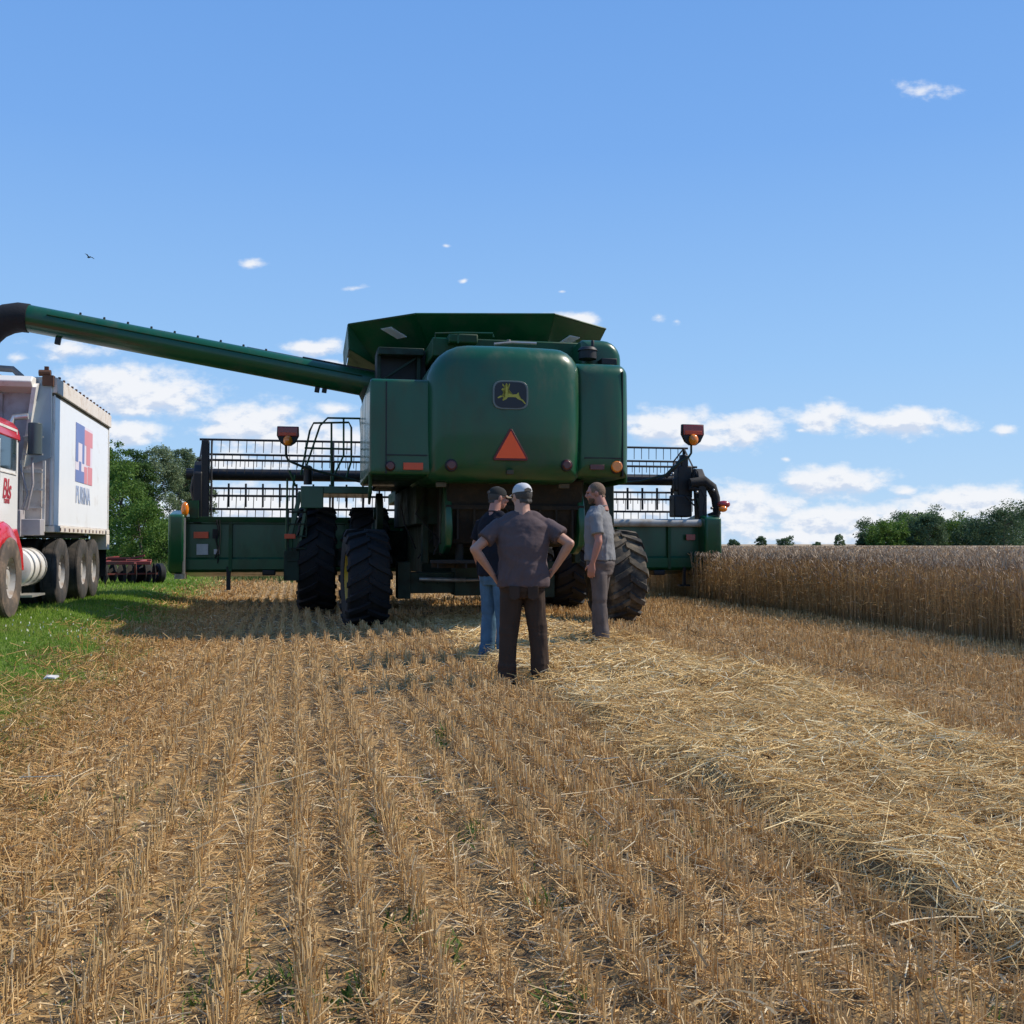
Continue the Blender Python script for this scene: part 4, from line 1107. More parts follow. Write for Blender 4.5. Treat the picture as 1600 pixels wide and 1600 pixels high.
def wheat_patch(n, ufun, w, lo, rad, earlen, leafs):
    u = ufun; x, y = xy(u, w); gh = ground_h(u, w); h = wheat_h(u, w)*(1.04-.40*rng.random(n)**2.2)
    D = dirs(np.abs(rng.normal(size=n))*.09); P = np.stack([x, y, gh+h*lo-.01], 1); Ln = h*(1-lo)
    bend = rng.normal(size=(n, 3))*.035; bend[:, 2] = 0
    stalks.straws(P, D, Ln, rad, bend, 2, .7, rnd=np.clip(.45+.22*rng.normal(size=n), 0, 1))
    tip = P+D*Ln[:, None]+bend; De = D+bend*3+rng.normal(size=(n, 3))*np.array([.45, .45, .3]); De[:, 2] -= .25*rng.random(n); De /= np.linalg.norm(De, axis=1)[:, None]
    ears.straws(tip-D*.01, De, earlen*(.8+.5*rng.random(n)), rad*2.6, rng.normal(size=(n, 3))*.01, 2, .45)
    for k in range(leafs):
        q = rng.random(n) < .8; nq = q.sum(); f = .25+.6*rng.random(nq)
        stalks.blades((P+D*(Ln*0)[:, None])[q]+(D*Ln[:, None]+bend)[q]*f[:, None], dirs(.4+.9*rng.random(nq)), .10+.12*rng.random(nq), rad[q]*3.2, np.stack([rng.normal(size=nq)*.04, rng.normal(size=nq)*.04, -.06-.1*rng.random(nq)], 1), rnd=np.clip(.35+.25*rng.normal(size=nq), 0, 1))
for (w0, w1, dens, rad) in ((6, 13, 520, .0026), (13, 19, 420, .0036), (19, 28, 240, .0055), (28, 42, 110, .009)):   # the cut face
    n = int((w1-w0)*1.25*dens); w = w0+(w1-w0)*rng.random(n); du = 1.25*rng.random(n)**1.35
    wheat_patch(n, wheat_edge(w)+du, w, 0, np.full(n, rad), .085 if w1 < 30 else .11, 2)
for (w0, w1, dep0, dep1, dens, rad) in ((8, 22, 1.2, 6, 95, .005), (22, 42, 1.2, 14, 26, .010), (8, 45, 6, 26, 9, .014), (42, 110, 0, 60, 1.6, .03)):  # the tops behind it
    n = int((w1-w0)*(dep1-dep0)*dens); w = w0+(w1-w0)*rng.random(n); du = dep0+(dep1-dep0)*rng.random(n)
    wheat_patch(n, wheat_edge(w)+du, w, .72, np.full(n, rad*.8), .10, 1)
# short broken stalks at the foot
st = stalks.build('wheat_stalks', straw_mat('wheat_stalk', [(0, (.32, .21, .09)), (.4, (.52, .36, .17)), (.7, (.64, .47, .25)), (1, (.76, .62, .41))], .45)); tag(st, kind='stuff')
ea = ears.build('wheat_ears', straw_mat('wheat_ear', [(0, (.29, .20, .125)), (.5, (.46, .34, .225)), (1, (.62, .50, .36))], .3)); tag(ea, kind='stuff')

# a scrap of white paper lying on the grass
p = CAMH/-(ray(79, 1074).z)*ray(79, 1074)
z0 = gz(p.x, p.y)
m = MB(); rr = [(-.06,-.02,.0),(-.02,-.035,.02),(.05,-.03,.012),(.075,.0,.028),(.03,.035,.02),(-.05,.03,.03)]
m.add([(a, b, c) for a, b, c in rr]+[(a*.95, b*.95, c+.012) for a, b, c in rr]+[(0,0,.012),(0,0,.045)], [(i, (i+1) % 6, 12) for i in range(6)]+[(6+i, 6+(i+1) % 6, 13) for i in range(6)]+[(i, (i+1) % 6, 6+(i+1) % 6, 6+i) for i in range(6)])
sc = m.build('paper_scrap', paint('paper_white', (.72, .68, .62), .8), loc=(p.x, p.y, z0+.03)); tag(sc, 'small crumpled white scrap lying at the edge of the green grass', 'scrap')
# ================================================================ the grain truck on the grass
TR = Frame((-7.09, 15.8, .26), R(12.2))
truck = empty('grain_truck', TR.O, TR.th)
tag(truck, 'white and red grain truck with a tall white box parked on the grass', 'truck')
Mt = {}
Mt['white'] = paint('white_box_paint', (.80, .81, .82), .38, var=.04, dirt=(.45,.38,.30), amt=.15, ds=1.2, coat=.2)
Mt['cream'] = paint('dirty_cream_rail', (.68, .62, .55), .6, var=.15, dirt=(.42,.32,.25), amt=.35, ds=5)
Mt['grey'] = paint('shade_grey_front_sheet', (.40, .38, .40), .5, var=.15, dirt=(.22,.16,.13), amt=.5, ds=2)  # front of the white box greyed: its shade put into the colour
Mt['blue_grey'] = paint('shade_blue_grey_sheet', (.28, .36, .43), .45, var=.15)  # shade on the corner panel put into this blue grey
Mt['red'] = paint('red_cab_paint', (.62, .015, .022), .25, var=.08, coat=.5)
Mt['cabwhite'] = paint('white_cab_paint', (.80, .80, .79), .3, var=.05, coat=.3)
Mt['chrome'] = paint('dusty_aluminium', (.62, .61, .58), .35, metal=.7, var=.15, dirt=(.35,.28,.2), amt=.5)
Mt['alu_white'] = paint('white_aluminium', (.72, .70, .66), .45, var=.1, dirt=(.35,.28,.2), amt=.4)
Mt['tyre'] = paint('dusty_truck_tyre', (.035, .033, .031), .85, var=.3, dirt=(.11,.09,.075), amt=.5, ds=5, bump=.2, bs=30)
Mt['tyre_brown'] = paint('brown_dusty_tyre', (.085, .068, .056), .85, var=.3, dirt=(.24,.17,.12), amt=.5, ds=5, bump=.2, bs=30)
Mt['hub'] = paint('dusty_white_hub', (.42, .41, .39), .55, var=.2, dirt=(.28,.20,.14), amt=.6, ds=7)
Mt['logo_blue'] = paint('faded_blue_print', (.15, .21, .46), .5, var=.1)
Mt['logo_red'] = paint('faded_red_print', (.66, .25, .28), .5, var=.1)
Mt['logo_pale'] = paint('pale_print', (.72, .66, .74), .5, var=.05)
Mt['text_blue'] = paint('pale_blue_lettering', (.36, .44, .62), .5, var=.1)
Mt['text_red'] = paint('red_lettering', (.42, .035, .05), .5, var=.1)
Mt['rust'] = paint('rusty_fitting', (.12, .055, .03), .8, var=.4)
def K(px, py, xl=0): return TR.Lx(px, py, xl)
yB = K(170, 700).y; BW = 2.5
ztf = K(84, 589).z; ztr = K(171, 650).z; zT = (ztf+ztr)/2
z1 = (K(86, 616).z+K(168, 671).z)/2          # seam under the top rail
z0_ = (K(72, 815).z+K(165, 831).z)/2; zb0 = (K(75, 828).z+K(165, 838).z)/2
m = MB(); m.box(-BW, 0, .02, yB-.02, z0_, z1); box = m.build('grain_box', Mt['white'], truck, bevel=.012)
m = MB(); m.box(-.06, .045, 0, yB, z1+.03, zT); m.box(-BW-.045, -BW+.06, 0, yB, z1+.03, zT); m.box(-BW+.06, -.06, yB-.08, yB, z1+.03, zT)
m.box(-BW+.06, -.06, .0, .08, z1+.03, zT)
tr_ = m.build('top_rail', Mt['cream'], truck, bevel=.012)
m = MB(); m.box(-.05, .008, .01, yB-.01, z1-.012, z1+.032); m.build('rail_seam', M['tan_dust'], box)
for k in range(15):
    m = MB(); y = .2+(yB-.4)*k/14; m.box(.02, .05, y-.05, y+.01, zT, zT+.03); m.build('tarp_hook', Mt['rust'], tr_)
m = MB()
for k in range(7): m.box(.004, .010, .03, .045, z0_+.1+k*.33, z0_+.12+k*.33)
m.box(.0, .009, 0, .05, z0_, z1); m.box(.0, .012, yB-.07, yB, z0_-.0, zT); m.build('corner_post', Mt['alu_white'], truck)
m = MB(); m.box(-BW, .03, .0, yB, zb0, z0_-.003); br_ = m.build('bottom_rail', Mt['cream'], truck, bevel=.01)
m = MB(); m.box(-.28, .032, yB-.30, yB+.02, K(163, 859).z, zb0-.003); m.box(-BW, -BW+.28, yB-.30, yB+.02, K(163, 859).z, zb0-.003); builds(m, 'rear_bolster', Mt['cream'], truck, bevel=.01)
for k in range(13):
    m = MB(); y = .4+(yB-.8)*k/12; m.box(.028, .036, y-.04, y+.04, zb0+.02, zb0+.07); m.build('rivet_plate', M['dark_red'] if k % 2 else Mt['rust'], br_)
# front wall of the box: white brow, dark plate for a shaded recess, blue grey corner panel, ribs
m = MB(); 
m.box(-BW, -.05, -.03, .0, z0_, zT-.25)
m.build('front_wall', Mt['grey'], truck)
m = MB()
pr = [(0.0, zT-.02), (-.25, zT-.03), (-.36, zT-.12), (-.30, zT-.20), (-.05, zT-.26), (.0, zT-.26)]
m.prism(pr, -BW, -.25, 'x'); m.build('front_brow', Mt['alu_white'], truck, bevel=.02)
m = MB(); m.hexa([(-.42, -.035, zT-1.4), (-.03, -.035, zT-1.25), (-.03, -.004, zT-1.25), (-.42, -.004, zT-1.4)], [(-.20, -.05, zT-.06), (-.03, -.04, zT-.06), (-.03, -.004, zT-.06), (-.20, -.004, zT-.06)]); m.build('corner_panel', Mt['blue_grey'], truck)
m = MB(); m.hexa([(-.46, -.05, zT-1.4), (-.41, -.05, zT-1.4), (-.41, -.0, zT-1.4), (-.46, -.0, zT-1.4)], [(-.26, -.28, zT-.2), (-.20, -.28, zT-.2), (-.20, -.05, zT-.1), (-.26, -.05, zT-.1)]); m.build('corner_gusset', Mt['alu_white'], truck)
for x in (-.75, -1.1, -1.5, -1.9, -2.3):
    m = MB(); m.box(x-.03, x+.03, -.08, -.03, z0_, zT-.28); m.build('wall_rib', Mt['grey'], truck)
m = MB(); m.box(-2.2, -.85, -.055, -.031, zT-1.05, zT-.5); m.build('recess_shade_plate', paint('brown_recess_shade', (.26, .20, .20), .7, dirt=(.2,.1,.07), amt=.5), truck)  # dark plate: shade of a recess put into its brown colour
m = MB(); m.box(-.16, .0, -.08, .06, zT-.14, zT+.02); m.cyl((-.22, -.02, zT+.06), (-.05, -.02, zT+.06), .05); m.box(-.14, -.08, -.05, .0, zT+.02, zT+.16); m.build('tarp_bracket', Mt['rust'], truck)
m = MB(); m.tube([(-1.1, .3, zT+.07), (-1.15, 2.5, zT+.09), (-1.1, yB-.1, zT+.05)], .13, 10); m.tube([(-BW, .12, zT+.02), (-1.6, .1, zT+.16), (-.62, .1, zT+.12), (-.5, .12, zT-.0)], .05, 8)
m.build('rolled_tarp', paint('grey_tarp', (.17, .16, .16), .8, var=.3, bump=.3, bs=20), truck)
# ladder and stack pieces between cab and box
m = MB()
for x in (-.42, -.10): m.box(x-.02, x+.02, -.16, -.13, z0_-.1, K(66, 722, -.2).z)
for k in range(6): z = z0_+k*.27; m.box(-.40, -.12, -.155, -.135, z-.012, z+.012)
m.build('ladder', Mt['alu_white'], truck)
m = MB(); m.box(-.40, -.14, -.10, -.02, z0_, K(66, 735, -.2).z); m.build('ladder_backing', Mt['cream'], truck)
m = MB(); m.cyl((-.20, -.30, K(70, 716, -.2).z), (-.20, -.30, K(70, 668, -.2).z), .10, .10, 18); m.build('air_cleaner', paint('dark_grey_muffler', (.06,.08,.085), .4, var=.2), truck, bevel=.01)
m = MB(); m.cyl((-.55, -.35, .9), (-.55, -.35, 2.75), .075, .075, 16); m.cyl((-.95, -.35, .9), (-.95, -.35, 3.1), .075, .075, 16); m.tube([(-.55, -.35, 2.75), (-.5, -.3, 2.9), (-.3, -.3, 2.92)], .05, 10); builds(m, 'exhaust_stack', Mt['chrome'], truck)
m = MB(); m.box(-.5, -.08, -.42, -.16, K(50, 800, -.2).z-.35, K(50, 790, -.2).z-.2); m.box(-.62, -.35, -.45, -.2, 1.1, 1.5); m.tube([(-.3, -.3, 1.5), (-.22, -.3, 1.9), (-.25, -.25, 2.3)], .02, 6); m.tube([(-.4, -.3, 1.4), (-.3, -.3, 1.75), (-.42, -.25, 2.2)], .02, 6); m.build('equipment_box', Mt['grey'], truck, bevel=.015)

# side print: blue and red block over lettering
def side_quad(px0, px1, pyt0, pyb0, name, mat, xo_=.004, par=None, f=(0, 1, 0, 1)):
    y0_, y1_ = K(px0, 700).y, K(px1, 700).y
    zt_, zb_ = K(px0, pyt0).z, K(px0, pyb0).z
    ya, yb_ = y0_+(y1_-y0_)*f[0], y0_+(y1_-y0_)*f[1]; za, zb2 = zb_+(zt_-zb_)*f[2], zb_+(zt_-zb_)*f[3]
    m = MB(); m.box(xo_-.006, xo_, ya, yb_, za, zb2); return m.build(name, mat, par or truck)
lg = side_quad(118, 144, 659, 752, 'side_logo', Mt['logo_pale'])
for f, mt in (((0, .5, .68, 1), 'logo_blue'), ((.5, 1, .68, .95), 'logo_red'), ((0, .14, .34, .68), 'logo_blue'), ((.38, .5, .34, .68), 'logo_blue'), ((.62, .86, .34, .68), 'logo_red'), ((0, .5, .0, .20), 'logo_blue'), ((.5, .68, .0, .3), 'logo_red'), ((.72, 1, .0, .32), 'logo_red'), ((.20, .32, .2, .36), 'logo_blue')):
    side_quad(118, 144, 659, 752, 'logo_block', Mt[mt], .007, lg, f)
def text_obj(name, body, size, mat, parent, M4, sx=1.0, ext=.002, shear=0):
    cu = bpy.data.curves.new(name, 'FONT'); cu.body = body; cu.size = size; cu.extrude = ext; cu.shear = shear
    cu.align_x = 'CENTER'; cu.align_y = 'CENTER'; cu.offset = size*.012
    t = bpy.data.objects.new(name+'_curve', cu); COL.objects.link(t)
    bpy.context.view_layer.update()
    me = bpy.data.meshes.new_from_object(t.evaluated_get(bpy.context.evaluated_depsgraph_get()))
    bpy.data.objects.remove(t)
    me.materials.clear(); me.materials.append(mat)
    me.transform(M4 @ Matrix.Diagonal((sx, 1, 1, 1)))
    o = bpy.data.objects.new(name, me); COL.objects.link(o); o.parent = parent; o.name = name; return o
# letter plane: text x -> local +y, text y -> local z, normal -> +x
def side_mat(y, z, x=.006): return Matrix.Translation((x, y, z)) @ Matrix(((0,0,1,0),(1,0,0,0),(0,1,0,0),(0,0,0,1)))
yc = (K(117, 780).y+K(141, 780).y)/2; zc_ = K(117, 778).z
wtxt = K(141, 780).y-K(117, 780).y; htxt = K(117, 762).z-K(117, 793).z
text_obj('side_lettering', 'PURINA', htxt*1.25, Mt['text_blue'], truck, side_mat(yc, (K(129, 776).z)), sx=wtxt/(htxt*1.25*3.75))

# cab, hood and fenders
cx0, cx1 = -2.30, -.31
yc0, yc1 = -2.35, -.78
zr = K(14, 655, cx1).z
m = MB(); m.box(cx0, cx1, yc0, yc1, .95, zr-.26); cabt = m.build('cab', Mt['cabwhite'], truck, bevel=.03)
m = MB()
rings = []
for f, zz in ((0, -.27), (0, -.2), (.05, -.08), (.14, .0), (.3, .05), (.6, .075)):
    rings.append([Vector((a, b, zr+zz)) for a, b in ((cx0+f*.6, yc0-.05+f*.9), (cx1+.02-f*.6, yc0-.05+f*.9), (cx1+.02-f*.6, yc1+.02-f*.5), (cx0+f*.6, yc1+.02-f*.5))])
m.loft(rings); m.build('cab_roof', Mt['red'], cabt, bevel=.03, smooth=60)
yw0, yw1 = K(-4, 700, cx1).y, K(24.5, 700, cx1).y
m = MB(); m.box(cx1-.02, cx1+.008, yw0, yw1, K(10, 733, cx1).z, K(10, 673, cx1).z); wd = m.build('side_window', M['glass'], cabt, bevel=.02)
m = MB(); zA, zB = K(10, 737, cx1).z, K(10, 669, cx1).z; t_ = .035
m.box(cx1, cx1+.014, yw0-t_, yw1+t_, zA-t_*.5, zA); m.box(cx1, cx1+.014, yw0-t_, yw1+t_, zB, zB+t_); m.box(cx1, cx1+.014, yw1, yw1+t_, zA, zB); m.box(cx1, cx1+.014, yw0-t_, yw0, zA, zB); m.build('window_frame', Mt['alu_white'], wd)
m = MB(); m.box(cx0+.1, cx1-.1, yc0-.012, yc0+.02, zr-.95, zr-.32); m.build('windscreen', M['glass'], cabt, bevel=.01)
text_obj('door_lettering', 'Bls', .40, Mt['text_red'], truck, side_mat(K(10, 766, cx1).y, K(10, 765, cx1).z, cx1+.006), sx=.95, shear=.25)
text_obj('door_small_lettering', 'Farms', .13, Mt['text_red'], truck, side_mat(K(10, 781, cx1).y, K(10, 782, cx1).z, cx1+.006), sx=.9)
m = MB(); m.bar((cx1+.0, yc0+.05, zr-.4), (cx1+.18, yc0-.32, zr-.45), .03, .03); m.box(cx1+.12, cx1+.24, yc0-.36, yc0-.32, zr-.95, zr-.4); m.build('wing_mirror', Mt['chrome'], truck, bevel=.01)
m = MB(); m.box(cx1-.3, cx1+.05, yc1-.9, yc1-.1, .55, .62); m.box(cx1-.3, cx1+.05, yc1-.9, yc1-.1, .85, .9); m.box(cx1-.32, cx1-.28, yc1-.9, yc1-.1, .5, .95); builds(m, 'cab_step', Mt['chrome'], truck, bevel=.008)
yh0 = -4.4
m = MB(); m.hexa([(-2.0, yh0, .75), (-.5, yh0, .75), (-.42, yc0, .75), (-2.08, yc0, .75)], [(-1.85, yh0, 1.62), (-.65, yh0, 1.62), (-.5, yc0, 1.95), (-2.0, yc0, 1.95)]); m.build('hood', Mt['red'], truck, bevel=.08, seg=4)
m = MB(); m.box(-1.8, -.7, yh0-.03, yh0+.0, .85, 1.5)
gr_ = m.build('grille', Mt['chrome'], truck, bevel=.01)
for k in range(9): q = MB(); x = -1.74+k*.12; q.box(x, x+.03, yh0-.05, yh0-.028, .88, 1.47); q.build('grille_bar', BK, gr_)
m = MB(); m.box(-2.4, -.1, yh0-.22, yh0-.06, .42, .72); m.build('front_bumper', Mt['chrome'], truck, bevel=.03)
ywf = K(20, 900, 0).y
ztop_f = K(20, 811, 0).z
for s_, xa_, xb_ in ((1, -.66, -.04), (-1, -2.5, -1.9)):
    m = MB(); rings = []
    for k in range(9):
        a = R(8+164*k/8); y = ywf-.12-.70*cos(a)*-1; z = .50+(ztop_f-.50)*max(.35, sin(a))**.8
        rings.append([Vector((xa_, y, z-.03)), Vector((xb_-.05, y, z-.03)), Vector((xb_, y, z-.10)), Vector((xb_, y, z-.30-.0*k)), Vector((xb_-.03, y, z-.30)), Vector((xb_-.04, y, z-.12)), Vector((xb_-.08, y, z-.07)), Vector((xa_, y, z-.07))][::-1])
    m.loft(rings); m.prism([(ywf-.80, .52), (ywf-.66, .52), (ywf-.52, .95), (ywf-.2, ztop_f-.16), (ywf-.5, ztop_f-.1), (ywf-.8, .9)], min(xa_+.05, xb_), max(xa_+.05, xb_)-.01, 'x')
    m.prism([(ywf+.80, .62), (ywf+.62, .62), (ywf+.5, .95), (ywf+.2, ztop_f-.16), (ywf+.4, ztop_f-.12), (ywf+.72, .9)], min(xa_+.05, xb_), max(xa_+.05, xb_)-.01, 'x')
    m.build('fender', Mt['red'], truck, bevel=.02, smooth=50)
    h = MB(); h.cyl(((xa_+xb_)/2, yh0+.05, .98), ((xa_+xb_)/2, yh0-.05, .98), .1, .1, 20); h.build('headlight', M['clear'], truck, bevel=.01)
def truck_wheel(x, y, r=.52, w=.28, s=1, name='wheel', parent=truck):
    m = MB(); R_ = r*.50
    m.lathe_x([(R_, .40*w*s), (R_*.97, .30*w*s), (R_*.9, .05*w*s), (R_*.45, -.05*w*s if name != 'front_wheel' else .2*w*s), (R_*.40, .30*w*s), (R_*.1, .32*w*s), (.005, .32*w*s)], (0,0,0), 30)
    for k in range(8): a = k*pi/4; p = Vector((.0, R_*.68*cos(a), R_*.68*sin(a))); m.cyl(p, p+Vector((.06*s, 0, 0)), .022, .022, 6)
    o = m.build(name, Mt['hub'], parent, loc=(x, y, r))
    t = MB(); pf = [(R_, -.42), (R_*1.1, -.47), (r*.82, -.5), (r*.96, -.46), (r, -.38), (r, -.25), (r*.98, -.24), (r*.98, -.22), (r, -.21), (r, .0), (r, .21), (r*.98, .22), (r*.98, .24), (r, .25), (r, .38), (r*.96, .46), (r*.82, .5), (R_*1.1, .47), (R_, .42), (R_, -.42)]
    t.lathe_x([(a, b*w) for a, b in pf], (0,0,0), 44); t.build('tyre', Mt['tyre_brown' if name == 'front_wheel' else 'tyre'], o); return o
ra = .54
for x, s_ in ((-.15, 1), (-2.35, -1)): truck_wheel(x, ywf, ra, .30, s_, 'front_wheel')
for px in (101, 134.5, 150.5):
    y = K(px-1.5, 900).y
    for x, s_ in ((-.14, 1), (-.47, 1), (-2.36, -1), (-2.03, -1)): truck_wheel(x, y, ra, .26, s_, 'rear_wheel')
    m = MB(); m.cyl((-2.3, y, ra), (-.2, y, ra), .07, .07, 10); m.ball((-1.25, y, ra), .22); m.build('axle', M['shade_dark'], truck)
m = MB()
for x in (-1.7, -.85): m.box(x-.05, x+.05, -4.3, yB-.1, .82, 1.08)
m.box(-1.7, -.8, yB-.2, yB-.1, .85, 1.05); m.build('chassis_rail', M['shade_dark'], truck)
m = MB(); m.box(-2.2, -.3, .1, yB-.35, 1.10, zb0-.01); m.build('subframe', BK, truck)
# tanks on the side
zt0 = K(55, 886, -.1).z; rt = .285
m = MB(); ya, yb_ = K(40, 886, -.3).y, K(66, 886, -.15).y
ya = -.98; yb_ = -.02
prof = [(.02, ya-.05), (rt*.7, ya-.04), (rt*.95, ya-.01), (rt, ya+.03), (rt, yb_-.03), (rt*.95, yb_+.01), (rt*.5, yb_+.04), (.02, yb_+.05)]
rings = [[Vector((-.34+r_*cos(2*pi*k/28), y_, zt0+r_*sin(2*pi*k/28))) for k in range(28)] for r_, y_ in prof]
m.loft(rings); tk = m.build('fuel_tank', Mt['alu_white'], truck)
for y_ in (ya+.12, (ya+yb_)/2, yb_-.12):
    m = MB(); rings = [[Vector((-.34+(rt+.012)*cos(2*pi*k/28), y_+d_, zt0+(rt+.012)*sin(2*pi*k/28))) for k in range(28)] for d_ in (-.03, .03)]; m.loft(rings, False); m.build('tank_strap', Mt['chrome'], tk)
m = MB(); m.box(-.35, -.05, -1.0, -.2, .22, .25); m.box(-.33, -.30, -.6, -.56, .25, .5); m.build('step_plate', Mt['chrome'], truck)
m = MB(); m.box(-.62, -.02, yB-.05-.0, yB-.02, .35, 1.0); m.box(-2.48, -1.9, yB-.05, yB-.02, .35, 1.0); builds(m, 'mud_flap', M['rubber'], truck)

# ================================================================ red disc harrow behind the truck
hx = at(200, 905, 25.5); hz = gz(hx.x, hx.y)
har = empty('disc_harrow', (hx.x, hx.y, hz), R(12)); tag(har, 'old red disc harrow standing on the grass in front of the trees', 'harrow')
Mr = paint('faded_red_frame', (.30, .045, .035), .6, var=.3, dirt=(.16,.09,.06), amt=.6, ds=5)
m = MB()
for (a, b) in (((-1.3, -.1, .52), (.55, -.1, .52)), ((-1.3, .8, .55), (.45, .8, .55)), ((-1.3, -.1, .52), (-1.3, .8, .55)), ((-.55, -.1, .52), (-.4, .8, .55)), ((.3, -.1, .52), (.3, .8, .55)), ((-.9, .35, .58), (-.1, .35, .6)), ((-1.0, .2, .55), (-1.9, -.1, .45))): m.bar(a, b, .09, .09)
m.build('frame', Mr, har, bevel=.01)
m = MB(); m.bar((-.95, .3, .63), (.0, .3, .63), .06, .05); m.bar((.0, .3, .62), (.35, .25, .70), .04, .04); m.bar((-.9, .0, .6), (-.3, .5, .66), .05, .05); m.build('weight_tray', Mr, har)
m = MB(); m.box(-1.28, -.98, -.25, -.1, .12, .5); m.build('side_plate', paint('pink_faded_plate', (.42, .10, .085), .6, var=.2), har, bevel=.02)
for yy, sk in ((-.25, .25), (.8, -.25)):
    for k in range(9):
        x = -1.15+k*.22
        if -.32 < x < -.12 and yy < 0: continue
        c = Vector((x, yy+sk*(x+.3), .25)); q = Matrix.Rotation(sk*1.2, 3, 'Z')
        m = MB(); rings = [[c+q @ Vector((dx, r_*cos(2*pi*j/20), r_*sin(2*pi*j/20))) for j in range(20)] for r_, dx in ((.02, .05), (.13, .03), (.25, 0), (.25, .008), (.13, .038), (.02, .06))]; m.loft(rings, False)
        m.build('disc', M['shade_dark'], har)
    m = MB(); m.bar((-1.25, yy-sk*.95, .25), (.7, yy+sk*1.0, .25), .04, .04); m.bar((-.8, yy-sk*.5, .25), (-.8, yy, .52), .05, .05); m.bar((.2, yy+sk*.5, .25), (.2, yy, .52), .05, .05); m.build('gang_bolt', Mr, har)
for x in (.20, .72):
    m = MB(); m.lathe_x([(.10, .03), (.09, -.02), (.01, -.02)], (0, 0, 0), 20)
    o = m.build('transport_wheel', paint('pale_hub', (.45, .42, .36), .6), har, loc=(x, .25, .25)); o.rotation_euler = (0, 0, .5)
    t = MB(); t.lathe_x([(.10, -.07), (.2, -.09), (.25, -.05), (.25, .05), (.2, .09), (.10, .07), (.10, -.07)], (0,0,0), 30); t.build('tyre', M['rubber'], o)

# ================================================================ a bird high on the left
p = at(139, 402, 60)
m = MB(); m.ball((0,0,0), .05, .15, .05); m.ball((0, .17, .02), .035, .05, .035)
for s_ in (-1, 1):
    m.loft([[Vector((s_*.03, .10, .02)), Vector((s_*.03, -.05, .02)), Vector((s_*.03, -.05, .035)), Vector((s_*.03, .10, .035))], [Vector((s_*.17, .08, .09)), Vector((s_*.17, -.05, .09)), Vector((s_*.17, -.05, .10)), Vector((s_*.17, .08, .10))], [Vector((s_*.30, .0, .06)), Vector((s_*.30, -.05, .06)), Vector((s_*.30, -.05, .065)), Vector((s_*.30, .0, .065))]])
m.hexa([(-.02, -.14, -.0), (.02, -.14, 0), (.05, -.27, 0), (-.05, -.27, 0)], [(-.02, -.14, .015), (.02, -.14, .015), (.05, -.27, .012), (-.05, -.27, .012)])
bd = m.build('bird', paint('dark_plumage', (.02, .02, .022), .8), loc=p); bd.rotation_euler = (.1, .35, .8)
tag(bd, 'tiny dark bird flying alone in the sky above the auger spout', 'bird')
